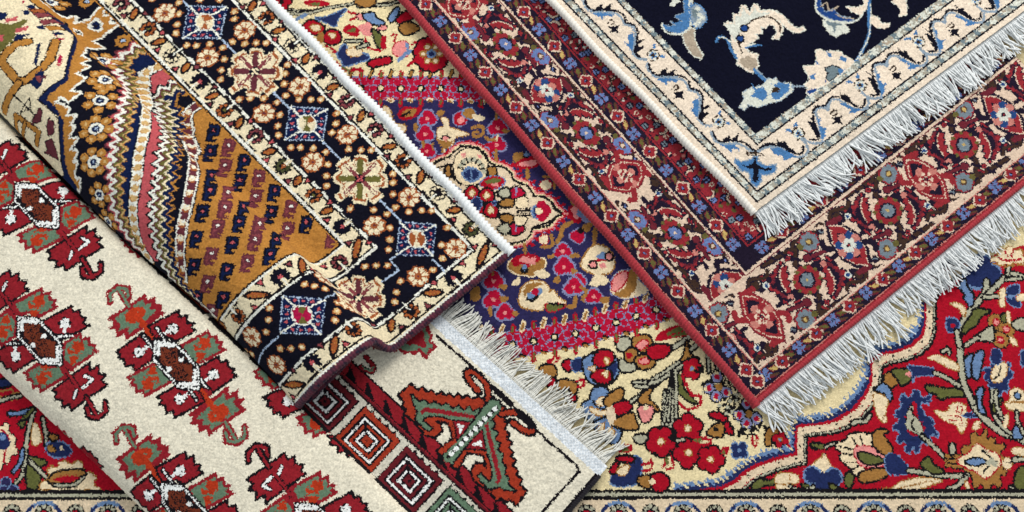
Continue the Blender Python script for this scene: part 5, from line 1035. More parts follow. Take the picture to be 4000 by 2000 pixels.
    # guard flowers
    def cflower(q, kind, d):
        d = np.asarray(d); q = np.asarray(q); a0 = math.atan2(d[1], d[0])
        if kind in ('N', 'E'):
            L.disc('DN' if kind == 'N' else 'DK', q, .0098)
            if kind == 'E':
                for k in range(7): L.disc('DE', q + .0066 * np.array([math.cos(a0 + .8 + k * .78), math.sin(a0 + .8 + k * .78)]), .0024)
            for k in range(9): L.disc('DN' if kind == 'N' else 'DK', q + .0098 * np.array([math.cos(a0 + .7 + k * .61), math.sin(a0 + .7 + k * .61)]), .0018)
            L.line('DI', np.stack([q + d * .004, q + d * .011]), .005); L.disc('DP' if kind == 'N' else 'DR', q, .0026)
        else:
            c = dict(G='DR', B='DR', M='DV', I='DI', P='DV')[kind]
            bg = 'DK'
            for k in range(7): L.disc(bg, q + .0072 * np.array([math.cos(a0 + .75 + k * .8), math.sin(a0 + .75 + k * .8)]), .0036)
            L.disc(bg, q, .0055)
            for k in range(7): L.disc(c, q + .0070 * np.array([math.cos(a0 + .75 + k * .8), math.sin(a0 + .75 + k * .8)]), .0021)
            L.disc('DO' if kind == 'G' else 'DI' if kind in 'MP' else 'DN', q, .0018)
        L.line('DW', np.stack([q + d * .003, q + d * .0135]), .0018)
        t = np.array([-d[1], d[0]])
        for sgn in (-1, 1): L.line('DK', np.stack([q + d * .0120 + t * sgn * .002, q + d * .0120 + t * sgn * .015]), .0022)
    def leaf(q, ang, ln=.0115, wd=.0044):
        d = np.array([math.cos(ang), math.sin(ang)]); n = np.array([-d[1], d[0]]); q = np.asarray(q)
        t = np.linspace(0, 2 * math.pi, 17)[:-1]
        def el(k): return q + np.outer(np.cos(t), d) * (ln * k) + np.outer(np.sin(t) * np.abs(np.sin(t)) ** .3, n) * (wd * k + (k - 1) * .002)
        L.fill('DK', el(1.22)); L.fill('DR', el(.82))
        for k in (-.5, -.17, .17, .5): L.line('DG', np.stack([q + d * ln * k, q + d * ln * k + n * wd * .45]), .0013)
    def tri(q, d):
        q = np.asarray(q); d = np.asarray(d); t = np.array([-d[1], d[0]])
        L.fill('DK', [q - d * .0045 - t * .0062, q - d * .0045 + t * .0062, q + d * .0062]); L.fill('DP' if hash2(int(q[0] * 9999), int(q[1] * 9999)) > .4 else 'DV', [q - d * .0028 - t * .0030, q - d * .0028 + t * .0030, q + d * .0026])
    VV = (0, 1.); UU = (1., 0)
    def flowers(tx, ty, lst, pid, bottom=False, s0=1):
        L.tile(tx, ty)
        for x, y, kind, s in lst:
            q = L.to([(x, y)])[0]; L.part('guard_flower', pid); cflower(q, kind, (0, s) if not bottom else (s, 0))
    flowers(400, 0, [(190, 40, 'M', 1), (460, 290, 'G', 1), (700, 560, 'I', -1), (980, 820, 'N', 1), (1230, 1110, 'G', -1)], ig)
    flowers(800, 400, [(510, 340, 'M', 1), (790, 640, 'E', -1), (1095, 935, 'G', 1)], ig)
    flowers(1000, 800, [(870, 220, 'N', -1)], ig); flowers(1000, 800, [(840, 580, 'M', -1), (245, 725, 'N', -1)], ig, True); flowers(900, 1150, [(80, 220, 'B', 1)], ig, True)
    flowers(900, 0, [(365, 180, 'B', 1), (625, 455, 'I', -1), (900, 725, 'N', 1), (1170, 1020, 'M', -1)], og)
    flowers(1300, 400, [(430, 275, 'M', 1), (705, 590, 'B', -1), (1060, 910, 'I', 1)], og); flowers(1500, 800, [(875, 245, 'E', -1)], og)
    flowers(1500, 800, [(700, 735, 'N', -1), (275, 1075, 'B', 1)], og, True); flowers(900, 1150, [(1240, 350, 'B', 1), (820, 690, 'N', -1)], og, True)
    L.cur = ig
    def leaves(tx, ty, lst):
        L.tile(tx, ty)
        for x, y, dx, dy in lst:
            a, b = L.to([(x - dx, y - dy), (x + dx, y + dy)]); q = (a + b) / 2
            leaf(q, math.atan2(*(b - a)[::-1]), np.hypot(*(b - a)) / 2)
    leaves(400, 0, [(320, 140, -32, 62), (570, 420, -75, 22), (840, 680, -38, 55), (1110, 965, -75, 24)]); leaves(800, 400, [(345, 205, -22, 62), (650, 495, -75, 18), (935, 790, -30, 58), (1230, 1090, -70, 20)])
    leaves(1000, 800, [(1015, 440, -28, 120), (462, 620, 4, 82)]); leaves(600, 800, [(1040, 910, -125, 4), (680, 1240, 20, 80)])
    L.cur = og
    leaves(900, 0, [(220, 60, -36, 62), (485, 305, -75, 22), (760, 590, -32, 60), (1030, 875, -72, 18)]); leaves(1300, 400, [(285, 135, -28, 62), (570, 445, -75, 14), (885, 750, -18, 72), (1220, 1085, -75, 14)])
    leaves(1500, 800, [(995, 500, -50, 130), (490, 885, -105, 4), (75, 1210, -8, 70)]); leaves(900, 1150, [(1045, 510, -14, 110), (640, 905, -110, 4)])
    def tris(tx, ty, lst, horizontal=False):
        L.tile(tx, ty)
        for x, y, s in lst:
            q = L.to([(x, y)])[0]; tri(q, (0, s) if not horizontal else (s, 0))
    L.cur = ig
    tris(400, 0, [(225, 150, -1), (420, 145, 1), (600, 335, 1), (560, 495, -1), (740, 690, -1), (940, 680, 1), (1120, 880, 1), (1090, 1045, -1)]); tris(800, 400, [(265, 210, -1), (455, 195, 1), (665, 400, 1), (630, 575, -1), (845, 785, -1), (1030, 790, 1), (1250, 1010, 1), (1230, 1170, -1)])
    tris(1000, 800, [(720, 150, -1), (940, 380, -1), (1130, 380, 1)]); tris(1000, 800, [(340, 600, -1), (690, 625, -1), (560, 640, 1), (50, 790, -1)], True); tris(600, 800, [(1010, 1030, 1)], True)
    L.cur = og
    tris(900, 0, [(130, 65, -1), (325, 40, 1), (515, 215, 1), (460, 390, -1), (660, 605, -1), (855, 585, 1), (1045, 785, 1), (1005, 950, -1), (1215, 1175, -1)]); tris(1300, 400, [(380, 125, 1), (580, 345, 1), (555, 535, -1), (770, 745, -1), (985, 745, 1), (1225, 990, 1)])
    tris(1500, 800, [(705, 145, -1), (915, 420, -1), (1110, 400, 1)]); tris(1500, 800, [(795, 595, -1), (510, 790, -1), (435, 1010, 1), (170, 1225, 1)], True); tris(900, 1150, [(915, 520, -1), (1150, 495, 1), (635, 770, -1), (625, 1025, 1)], True); tris(1000, 800, [(1170, 1205, 1)], True)
    # main border centre line, star rosettes, lozenges
    L.cur = mb; vm = (VMO + VIO) / 2; um = (UMO + UIO) / 2
    L.line('DL', [(.75, vm + .002), (um + .018, vm - .002)], .0022)
    L.tile(1500, 800); L.S('DL', [(110, 520), (60, 550), (150, 660), (-60, 800), (-250, 950)], .0022, False); L.S('DL', [(490, 545), (605, 670)], .0022, False)
    L.tile(900, 1150); L.S('DL', [(960, 40), (820, 130)], .0022, False); L.S('DL', [(480, 430), (330, 570), (270, 710)], .0022)
    L.tile(1000, 800); L.S('DL', [(700, 930), (800, 890), (900, 880)], .0022)
    def small_rosette(q, s=1.0):
        L.part('small_rosette', mb); L.disc('DR', q, .0122 * s)
        for b in L.ring(q, .0108 * s, 8, .39): L.disc('DR', b, .0030 * s)
        for b in L.ring(q, .0088 * s, 8, .39): L.disc('DI', b, .0029 * s)
        for b in L.ring(q, .0058 * s, 8, .39): L.disc('DI', b, .0017 * s)
        L.disc('DR', q, .0034 * s); L.disc('DM', q, .0016 * s)
    def dots(tx, ty, lst):
        L.tile(tx, ty); L.cur = mb
        for q in L.to(lst):
            L.disc('DR', q, .0044); L.disc('DA', q, .0034); L.disc('DI', q, .0019)
    dots(400, 0, [(770, 25), (770, 140), (750, 245), (740, 335), (850, 455), (945, 460), (1080, 445), (1210, 480), (1225, 595), (1195, 705), (1190, 800), (985, -5), (1180, -5), (500, -10)])
    dots(900, 0, [(20, 420), (145, 440), (260, 430), (360, 430), (575, 650), (550, 740), (540, 845), (560, 960), (690, 1000), (810, 1000), (910, 1000), (90, 1000), (200, 990), (335, 990), (470, 1030), (500, 1155), (480, 1265), (1065, 1145), (1060, 1240), (40, 115), (40, 190)])
    dots(800, 400, [(740, 330), (865, 455), (960, 455), (1090, 460), (1215, 500), (1240, 625), (1225, 740), (1225, 840), (1280, 305)])
    dots(1300, 400, [(40, 110), (30, 215), (160, 470), (285, 480), (385, 480), (605, 720), (605, 805), (605, 925), (630, 1055), (765, 1100), (895, 1085), (995, 1090), (175, 1070), (410, 1080), (545, 1125), (575, 1260), (1150, 1260)])
    dots(1500, 800, [(60, 230), (60, 350), (45, 450), (35, 610), (165, 770), (125, 880), (110, 980), (640, 230), (580, 405), (590, 540), (495, 655)])
    dots(1000, 800, [(1095, 620), (1210, 610), (490, 800), (590, 815), (700, 845), (820, 985), (815, 1070), (795, 1160), (135, 1040), (125, 1160)])
    dots(900, 1150, [(360, 380), (500, 545), (610, 545), (720, 530), (145, 580), (215, 600)])
    for tx, ty, lst in ((400, 0, [(628, 130), (1060, 580)]), (900, 0, [(145, 305), (700, 870), (340, 1140)]), (800, 400, [(1085, 600)]), (1300, 400, [(145, 325), (770, 955), (420, 1240)]), (1500, 800, [(720, 440), (345, 720)]), (900, 1150, [(215, 430), (460, 710), (1195, 110)]), (1000, 800, [(700, 755)])):
        L.tile(tx, ty)
        for q in L.to(lst): small_rosette(q)
    def lozenge(px, c1, c2, ks=1.0):
        L.tile(400, 0); L.record()
        o = L.to([(1030, 222)])[0]; TL, TR, BR, BL = (868, 58), (1250, 68), (1180, 382), (800, 385)
        mid = lambda a, b, t: (a[0] + (b[0] - a[0]) * t, a[1] + (b[1] - a[1]) * t)
        L.P('DB', [TL, TR, BR, BL], out='DB', w=.001)
        inn = [(965, 145), (1095, 148), (1100, 290), (965, 292)]
        for a, b in ((TL, TR), (TR, BR), (BR, BL), (BL, TL)):
            uv = L.to([a, b]); L.dash('DL', uv, .0018, .0015, .0012)
        for k, (a, b) in enumerate(((TL, TR), (TR, BR), (BR, BL), (BL, TL))):
            ia, ib = inn[k], inn[(k + 1) % 4]
            for t in (.36, .66):
                uv = L.to([mid(a, b, t), mid(ia, ib, t)]); L.dash('DL', uv, .0016, .0015, .0012)
            for t in (.24, .51, .78): L.D('DP', [mid(mid(a, b, t), mid(ia, ib, t), .36)], .0018)
            L.S('DW', [a, ia], .0022)
        oc = [(985, 145), (1070, 145), (1110, 190), (1110, 250), (1070, 295), (985, 295), (945, 250), (945, 190)]
        L.P(c1, oc, out='DW', w=.0018); L.P(c2, [oc[0], oc[1], (1028, 220)]); L.P(c2, [oc[4], oc[5], (1028, 220)]); L.P('DR' if c1 == 'DI' else c1, [oc[1], oc[2], (1028, 220)])
        ops = L.stop(); L.part('lozenge_motif', mb)
        L.full(); d = L.to([px])[0]; L.play(ops, o, d, np.eye(2) * ks)
    lozenge((801, 87), 'DI', 'DR'); lozenge((1199, 484), 'DI', 'DO'); lozenge((1628, 934), 'DR', 'DI', .96); lozenge((1182, 1232), 'DC', 'DO', 1.02)
    lozenge((2000, 1300), 'DI', 'DR')
    def star(px, c1, c2, ks=1.0):
        L.tile(1300, 400); L.record(); o = L.to([(270, 765)])[0]
        out = [(215, 535), (275, 525), (340, 545), (350, 600), (345, 620), (450, 560), (465, 530), (540, 620), (505, 690), (480, 700), (545, 745), (545, 850), (440, 860), (510, 940), (410, 1020), (350, 950), (335, 1030), (280, 1015), (205, 1010), (200, 940), (160, 930), (60, 1000), (15, 940), (70, 900), (80, 830), (5, 790), (5, 730), (70, 690), (30, 630), (60, 590), (150, 545), (210, 620)]
        L.P('DI', out, out='DI', w=.0006)
        def sc(k): return [(270 + (x - 270) * k, 765 + (y - 765) * k) for x, y in out]
        L.P('DR', sc(.90)); L.P('DI', sc(.80))
        for a in range(4):
            ang = a * math.pi / 2; dx, dy = math.cos(ang), math.sin(ang); nx, ny = -dy, dx
            L.P(c1, [(270 + dx * r + nx * w, 765 + dy * r * .95 + ny * w) for r, w in ((40, 12), (80, 34), (150, 34), (205, 36), (215, 0), (205, -30), (150, -30), (80, -30), (40, -12))])
            ang += math.pi / 4; dx, dy = math.cos(ang), math.sin(ang); nx, ny = -dy, dx
            L.S(c2, [(270 + dx * 30, 765 + dy * 28), (270 + dx * 205, 765 + dy * 200)], .0048, False); L.S('DI', [(270 + dx * 150, 765 + dy * 140), (270 + dx * 205, 765 + dy * 200)], .0016, False)
        L.D('DN', [(270, 765)], .006); L.D('DP' if c1 == 'DO' else 'DI', [(270, 765), (250, 745), (290, 745), (250, 785), (290, 785)], .0016)
        ops = L.stop(); L.part('star_rosette', mb); L.full(); d = L.to([px])[0]; L.play(ops, o, d, np.eye(2) * ks)
    star((995, 279), 'DM', 'DV', 1.0); star((1406, 698), 'DO', 'DV'); star((1400, 1164), 'DM', 'DV', .93); star((600, -110), 'DO', 'DV')
    return L
# ================================================================ materials
def srgb(c):
    c = np.asarray(c, float) / 255.
    return np.where(c <= .04045, c / 12.92, ((c + .055) / 1.055) ** 2.4)
def base_mat(name, rough=.9, sheen=.3, spec=.12):
    m = bpy.data.materials.new(name); m.use_nodes = True
    b = m.node_tree.nodes['Principled BSDF']
    b.inputs['Roughness'].default_value = rough; b.inputs['Specular IOR Level'].default_value = spec
    b.inputs['Sheen Weight'].default_value = sheen; b.inputs['Sheen Roughness'].default_value = .55
    return m, m.node_tree, b
def yarn_mat(name, sheen=.02):
    m, t, b = base_mat(name, .95, sheen, .03)
    at = t.nodes.new('ShaderNodeAttribute'); at.attribute_name = 'yarn'
    tc = t.nodes.new('ShaderNodeTexCoord'); nz = t.nodes.new('ShaderNodeTexNoise'); nz.inputs['Scale'].default_value = 420; nz.inputs['Detail'].default_value = 3
    t.links.new(tc.outputs['Object'], nz.inputs['Vector'])
    mr = t.nodes.new('ShaderNodeMapRange'); mr.inputs['From Min'].default_value = .3; mr.inputs['From Max'].default_value = .7; mr.inputs['To Min'].default_value = .80; mr.inputs['To Max'].default_value = 1.16
    t.links.new(nz.outputs['Fac'], mr.inputs['Value'])
    mx = t.nodes.new('ShaderNodeVectorMath'); mx.operation = 'SCALE'
    t.links.new(at.outputs['Color'], mx.inputs[0]); t.links.new(mr.outputs['Result'], mx.inputs['Scale']); t.links.new(mx.outputs['Vector'], b.inputs['Base Color'])
    bp = t.nodes.new('ShaderNodeBump'); bp.inputs['Strength'].default_value = .35; bp.inputs['Distance'].default_value = .0006
    t.links.new(nz.outputs['Fac'], bp.inputs['Height']); t.links.new(bp.outputs['Normal'], b.inputs['Normal'])
    return m
def plain_mat(name, rgb, var=.12, scale=300, rough=.85, sheen=.15, rgb2=None, bump=.3):
    m, t, b = base_mat(name, rough, sheen, .1)
    tc = t.nodes.new('ShaderNodeTexCoord'); nz = t.nodes.new('ShaderNodeTexNoise'); nz.inputs['Scale'].default_value = scale; nz.inputs['Detail'].default_value = 4
    t.links.new(tc.outputs['Object'], nz.inputs['Vector'])
    cr = t.nodes.new('ShaderNodeValToRGB'); c = srgb(rgb); c2 = srgb(rgb2) if rgb2 else c * (1 - 2 * var)
    cr.color_ramp.elements[0].position = .35; cr.color_ramp.elements[1].position = .62
    cr.color_ramp.elements[0].color = (*c2, 1); cr.color_ramp.elements[1].color = (*c, 1)
    t.links.new(nz.outputs['Fac'], cr.inputs['Fac']); t.links.new(cr.outputs['Color'], b.inputs['Base Color'])
    bp = t.nodes.new('ShaderNodeBump'); bp.inputs['Strength'].default_value = bump; bp.inputs['Distance'].default_value = .0008
    t.links.new(nz.outputs['Fac'], bp.inputs['Height']); t.links.new(bp.outputs['Normal'], b.inputs['Normal'])
    return m
M_PILE = yarn_mat('wool_pile')
M_COTTON = plain_mat('cotton_fringe', (236, 238, 236), .07, 900, .8, .2, bump=.5)
M_COTTON2 = plain_mat('cotton_fringe_grey', (226, 224, 214), .08, 900, .8, .2, bump=.5)
M_WARP = plain_mat('cotton_foundation', (196, 186, 162), .15, 500)
M_WARPD = plain_mat('wool_foundation', (88, 52, 52), .2, 500)
M_CORDW = plain_mat('white_overcast_yarn', (236, 238, 236), .06, 700)
M_CORDC = plain_mat('cream_overcast_yarn', (234, 228, 216), .06, 700)
M_CORDR = plain_mat('red_overcast_yarn', (168, 50, 58), .16, 500)
M_CORDM = plain_mat('maroon_overcast_yarn', (98, 42, 56), .2, 160, rgb2=(32, 26, 44))
M_CORDK = plain_mat('black_overcast_yarn', (36, 32, 38), .2, 400)
M_FLOOR = plain_mat('floor_boards', (120, 92, 66), .2, 8)
# ================================================================ objects
COL = scene.collection
def thing(name, label, cat, loc):
    o = bpy.data.objects.new(name, None); o.empty_display_size = .05; COL.objects.link(o); o.location = loc
    o['label'] = label; o['category'] = cat
    return o
def link(name, me, mat, parent, origin):
    o = bpy.data.objects.new(name, me); COL.objects.link(o)
    me.materials.append(mat); o.parent = parent
    return o
def mesh_np(name, co, quads, origin, smooth=False, tris=None):
    me = bpy.data.meshes.new(name); nq = len(quads)
    me.vertices.add(len(co)); me.vertices.foreach_set('co', (co - np.asarray(origin)).astype(np.float32).ravel())
    me.loops.add(nq * 4); me.loops.foreach_set('vertex_index', quads.astype(np.int32).ravel())
    me.polygons.add(nq); me.polygons.foreach_set('loop_start', np.arange(0, nq * 4, 4, dtype=np.int32))
    try: me.polygons.foreach_set('loop_total', np.full(nq, 4, np.int32))
    except Exception: pass
    if smooth: me.polygons.foreach_set('use_smooth', np.ones(nq, bool))
    me.update(calc_edges=True); me.validate()
    return me
# which rug is on top where (only what can be seen, plus a margin, is knotted in full)
BIN = 16; BW_, BH_ = 4800 // BIN, 2800 // BIN
def bins(P):
    q = project(P); return ((q[..., 0] + 400) / BIN).astype(int), ((q[..., 1] + 400) / BIN).astype(int)
def top_map(looms):
    zb = np.full((BH_, BW_), -1.); lab = np.full((BH_, BW_), -1)
    for k, L in enumerate(looms):
        U, V = np.meshgrid(L.cu[::4], L.cv[::4], indexing='ij'); P = L.surf.pos(U, V); x, y = bins(P); z = P[..., 2]
        ok = (x >= 0) & (x < BW_) & (y >= 0) & (y < BH_)
        x, y, z = x[ok], y[ok], z[ok]; o = np.argsort(z); x, y, z = x[o], y[o], z[o]
        m = z > zb[y, x] + .003
        zb[y[m], x[m]] = z[m]; lab[y[m], x[m]] = k
    return lab
def dilate(m, n):
    for _ in range(n):
        k = m.copy(); k[1:] |= m[:-1]; k[:-1] |= m[1:]; k[:, 1:] |= m[:, :-1]; k[:, :-1] |= m[:, 1:]; m = k
    return m
RGB = srgb(np.array(PAL_RGB))
def knot(L, k, lab, root, origin, seed, amp=.00035, keep_all=None, clump=0.0):
    vis = dilate(lab == k, 3)
    nu, nv, h = L.nu, L.nv, L.h
    U, V = np.meshgrid(L.u0 + np.arange(nu + 1) * h, L.v0 + np.arange(nv + 1) * h, indexing='ij')
    I, J = np.meshgrid(np.arange(nu + 1), np.arange(nv + 1), indexing='ij')
    ju = (hash2(I, J, seed) - .5) * h * .55; jv = (hash2(I, J, seed + 1) - .5) * h * .55
    P = L.surf.pos(U + ju, V + jv)
    hgt = (hash2(I, J, seed + 2) - .5) * 2 * amp + (smooth_noise(U, V, .0042, seed + 9) - .5) * 2 * amp * .8
    # pile rounds off towards the cut edge
    if isinstance(L.surf, Fold):
        e = 2e-3; du = L.surf.pos(U + e, V) - L.surf.pos(U - e, V); dv = L.surf.pos(U, V + e) - L.surf.pos(U, V - e)
        n = np.cross(du, dv); n /= np.linalg.norm(n, axis=-1, keepdims=True) + 1e-12
        if n[nu // 2, 10, 2] < 0: n = -n
        P = P + n * hgt[..., None]
    else: P[..., 2] += hgt
    Cc = L.surf.pos(*np.meshgrid(L.cu, L.cv, indexing='ij')); x, y = bins(Cc)
    ok = (x >= 0) & (x < BW_) & (y >= 0) & (y < BH_)
    keep = np.zeros((nu, nv), bool); keep[ok] = vis[y[ok], x[ok]]
    fx = project(Cc); inside = (fx[..., 0] > -260) & (fx[..., 0] < 4260) & (fx[..., 1] > -230) & (fx[..., 1] < 2230)
    keep &= inside
    if keep_all is not None: keep |= keep_all(Cc, *np.meshgrid(L.cu, L.cv, indexing='ij')) & inside
    # fuzzy knots: some tufts lean over their neighbour
    i, j = np.meshgrid(np.arange(nu), np.arange(nv), indexing='ij')
    a = hash2(i, j, seed + 4); si = np.clip(i + (a < .11) * 1 - ((a > .11) & (a < .22)) * 1, 0, nu - 1); b = hash2(i, j, seed + 5); sj = np.clip(j + (b < .11) * 1 - ((b > .11) & (b < .22)) * 1, 0, nv - 1)
    colidx = L.col[si, sj]
    rgb = RGB[colidx]
    lum = 1 + .18 * (hash2(i, j, seed + 6) - .5) + .16 * (smooth_noise(i * h, j * h, .0035, seed + 7) - .5) + .10 * (smooth_noise(i * h, j * h * .35, .022, seed + 8) - .5)
    rgb = np.clip(rgb * lum[..., None], 0, .95)
    vid = (I * (nv + 1) + J)
    quads = np.stack([vid[:-1, :-1], vid[1:, :-1], vid[1:, 1:], vid[:-1, 1:]], -1)
    Pf = P.reshape(-1, 3)
    made = {}; cnt = 0
    order = [p for p in range(len(L.parts)) if L.parts[p][1] is None] + [p for p in range(len(L.parts)) if L.parts[p][1] is not None]
    sel_all = np.where(keep.ravel())[0]; pl = L.par.ravel()[sel_all]; srt = np.argsort(pl, kind='stable'); sel_all = sel_all[srt]; pl = pl[srt]
    qf = quads.reshape(-1, 4); cf = rgb.reshape(-1, 3)
    lo = np.searchsorted(pl, np.arange(len(L.parts))); hi = np.searchsorted(pl, np.arange(len(L.parts)), 'right')
    for p in order:
        name, par, label = L.parts[p]
        s = sel_all[lo[p]:hi[p]]
        if len(s) < 6 and not any(q[1] == p for q in L.parts): continue
        if len(s) == 0: made[p] = root; continue
        f = qf[s]; vv, inv = np.unique(f, return_inverse=True); f = inv.reshape(-1, 4)
        me = mesh_np(name, Pf[vv], f, origin)
        at = me.attributes.new('yarn', 'FLOAT_COLOR', 'FACE')
        c4 = np.ones((len(s), 4), np.float32); c4[:, :3] = cf[s]
        at.data.foreach_set('color', c4.ravel())
        parent = root if par is None else made.get(par, root)
        o = link(name, me, M_PILE, parent, origin); made[p] = o; cnt += len(s)
        if label: o['label'] = label
    return cnt
def tube(name, P, r, mat, root, origin, ripple=.18, period=.004, n=9, helix=.7, flat=1.0, taper=False):
    """overcast edge: a cord wrapped with yarn"""
    P = np.asarray(P, float); s = np.concatenate([[0], np.cumsum(np.linalg.norm(np.diff(P, axis=0), axis=1))])
    S = np.arange(0, s[-1], period / 4.5); C = np.stack([np.interp(S, s, P[:, k]) for k in range(3)], 1)
    d = np.gradient(C, axis=0); d /= np.linalg.norm(d, axis=1)[:, None]
    up = np.array([0, 0, 1.]); sd = np.cross(d, up); sd /= np.linalg.norm(sd, axis=1)[:, None] + 1e-9; nn = np.cross(sd, d)
    th = np.arange(n) * 2 * math.pi / n
    ph = S[:, None] / period * 2 * math.pi + helix * th[None, :]
    wob = hash2(np.floor(S / period).astype(int), 3, 7)[:, None] - .5
    rr = r * (1 + ripple * np.abs(np.cos(ph / 2)) * 1.2 - ripple * .6 + .10 * wob)
    V = C[:, None] + rr[..., None] * (np.cos(th)[None, :, None] * sd[:, None] + flat * np.sin(th)[None, :, None] * nn[:, None])
    m = len(S); a = np.arange(m - 1)[:, None] * n; k = np.arange(n)[None]
    q = np.stack([a + k, a + (k + 1) % n, a + n + (k + 1) % n, a + n + k], -1).reshape(-1, 4)
    return link(name, mesh_np(name, V.reshape(-1, 3), q, origin, True), mat, root, origin)
def strand_mesh(strands, r, origin, name):
    VV, QQ, base = [], [], 0
    for c in strands:
        c = cspline(c, 4); d = np.gradient(c, axis=0); d /= np.linalg.norm(d, axis=1)[:, None] + 1e-9
        sd = np.cross(d, (0, 0, 1.)); sd /= np.linalg.norm(sd, axis=1)[:, None] + 1e-9; nn = np.cross(sd, d)
        th = np.arange(4) * math.pi / 2 + .785; m = len(c)
        rr = r * (1 + .25 * np.sin(np.arange(m) * 1.9))[:, None, None]
        V = c[:, None] + rr * (np.cos(th)[None, :, None] * sd[:, None] + np.sin(th)[None, :, None] * nn[:, None])
        a = np.arange(m - 1)[:, None] * 4; k = np.arange(4)[None]
        q = np.stack([a + k, a + (k + 1) % 4, a + 4 + (k + 1) % 4, a + 4 + k], -1).reshape(-1, 4)
        VV.append(V.reshape(-1, 3)); QQ.append(q + base); base += m * 4
    return mesh_np(name, np.concatenate(VV), np.concatenate(QQ), origin, True)
def fringe(root, origin, edge, out, length, zlow, per=6, spacing=.0021, mat=None, seed=1, lean=0.25, wild=1.0, r=.00100, lenf=None):
    """edge: points along the rug end, out: outward unit vector in the floor plane"""
    rg = random.Random(seed); edge = np.asarray(edge, float)
    s = np.concatenate([[0], np.cumsum(np.linalg.norm(np.diff(edge, axis=0), axis=1))]); out = np.array([out[0], out[1], 0.])
    al = (edge[-1] - edge[0]); al[2] = 0; al /= np.linalg.norm(al)
    n = int(s[-1] / (spacing * per)); sw = 0.
    for t in range(n):
        st = []; sw = .55 * sw + rg.gauss(0, .24) * wild; ln = length * (1 + .10 * rg.gauss(0, 1)) * (lenf(t / n) if lenf else 1); tw = rg.gauss(0, .10)
        for k in range(per):
            x = (t * per + k + rg.uniform(-.4, .4)) * spacing; root_p = np.array([np.interp(x, s, edge[:, a]) for a in range(3)])
            ang = lean + sw + tw * (k - per / 2) * .5 + rg.gauss(0, .16) * wild; l = ln * (1 + .06 * rg.gauss(0, 1)); cv = rg.gauss(0, .30) * wild + .2 * sw
            pts = []
            lift = abs(rg.gauss(0, .0024)) + .0014
            for f in (0, .12, .32, .55, .78, 1.0):
                a = ang * min(1, .25 + f * 1.1) + cv * (f - .4) * f * 1.6
                p = root_p + out * l * f * math.cos(a * .75) + al * l * f * math.sin(a)
                zz = root_p[2] * (1 - sstep(f * 2.2)) + (zlow + lift) * sstep(f * 2.2) + .0035 * math.sin(f * 3.1) * (1 - f) * rg.random()
                pts.append((p[0], p[1], zz))
            st.append(pts)
        link('tassel', strand_mesh(st, r, origin, 'tassel'), mat, root, origin)
def slab(name, surf, u0, u1, v0, v1, th, mat, root, origin, drop=.0014, n=40):
    """foundation of a flat rug: a closed sheet under the pile"""
    u = np.linspace(u0, u1, n); v = np.linspace(v0, v1, n); U, V = np.meshgrid(u, v, indexing='ij')
    T = surf.pos(U, V); T[..., 2] -= drop; B = T.copy(); B[..., 2] -= th
    co = np.concatenate([T.reshape(-1, 3), B.reshape(-1, 3)]); I = np.arange(n * n).reshape(n, n)
    q = np.stack([I[:-1, :-1], I[1:, :-1], I[1:, 1:], I[:-1, 1:]], -1).reshape(-1, 4); qs = [q, q[:, ::-1] + n * n]
    for e in (I[0], I[-1], I[:, 0], I[:, -1]): qs.append(np.stack([e[:-1], e[1:], e[1:] + n * n, e[:-1] + n * n], -1))
    return link(name, mesh_np(name, co, np.concatenate(qs), origin), mat, root, origin)
def fold_back(name, surf, u0, u1, v0, v1, th, mat, root, origin):
    """woven back of a folded rug: the sheet offset to its inner side, closed along the edges"""
    nu, nv = 110, 150
    U, V = np.meshgrid(np.linspace(u0, u1, nu), np.linspace(v0, v1, nv), indexing='ij')
    e = 2e-3; P = surf.pos(U, V); n = np.cross(surf.pos(U + e, V) - surf.pos(U - e, V), surf.pos(U, V + e) - surf.pos(U, V - e)); n /= np.linalg.norm(n, axis=-1, keepdims=True)
    if n[nu // 2, 10, 2] < 0: n = -n
    T = P - n * .0016; B = P - n * th
    co = np.concatenate([T.reshape(-1, 3), B.reshape(-1, 3)]); I = np.arange(nu * nv).reshape(nu, nv)
    q = np.stack([I[:-1, :-1], I[1:, :-1], I[1:, 1:], I[:-1, 1:]], -1).reshape(-1, 4); qs = [q, q[:, ::-1] + nu * nv]
    for s_ in (I[0], I[-1], I[:, 0], I[:, -1]): qs.append(np.stack([s_[:-1], s_[1:], s_[1:] + nu * nv, s_[:-1] + nu * nv], -1))
    return link(name, mesh_np(name, co, np.concatenate(qs), origin, True), mat, root, origin)
# ---------------------------------------------------------------- setting
fl = bpy.data.meshes.new('floor'); fl.from_pydata([(-4, -4, 0), (4, -4, 0), (4, 4, 0), (-4, 4, 0)], [], [(0, 1, 2, 3)])
fo = bpy.data.objects.new('floor', fl); COL.objects.link(fo); fl.materials.append(M_FLOOR); fo['kind'] = 'structure'
# ---------------------------------------------------------------- rugs
looms = dict(base=weave_base(), white=weave_white(), red=weave_red(), navy=weave_navy(), dark=weave_dark())
lab = top_map(list(looms.values()))
def origin_of(s, z): return (float(s.K[0]), float(s.K[1]), z)
def line3(surf, us, vs, dz=0.):
    P = surf.pos(np.asarray(us, float) + 0 * np.asarray(vs, float), np.asarray(vs, float) + 0 * np.asarray(us, float)); P[..., 2] += dz; return P
# floral medallion rug
o0 = (0., 0., 0.)
R = thing('floral_rug', 'ivory and red floral rug with navy medallion, spread flat underneath all the others', 'rug', o0)
knot(looms['base'], 0, lab, R, o0, 101, .00032)
L = looms['base']; slab('foundation', base_s, L.u0, L.u1, L.v0, L.v1, .0075, M_WARP, R, o0)
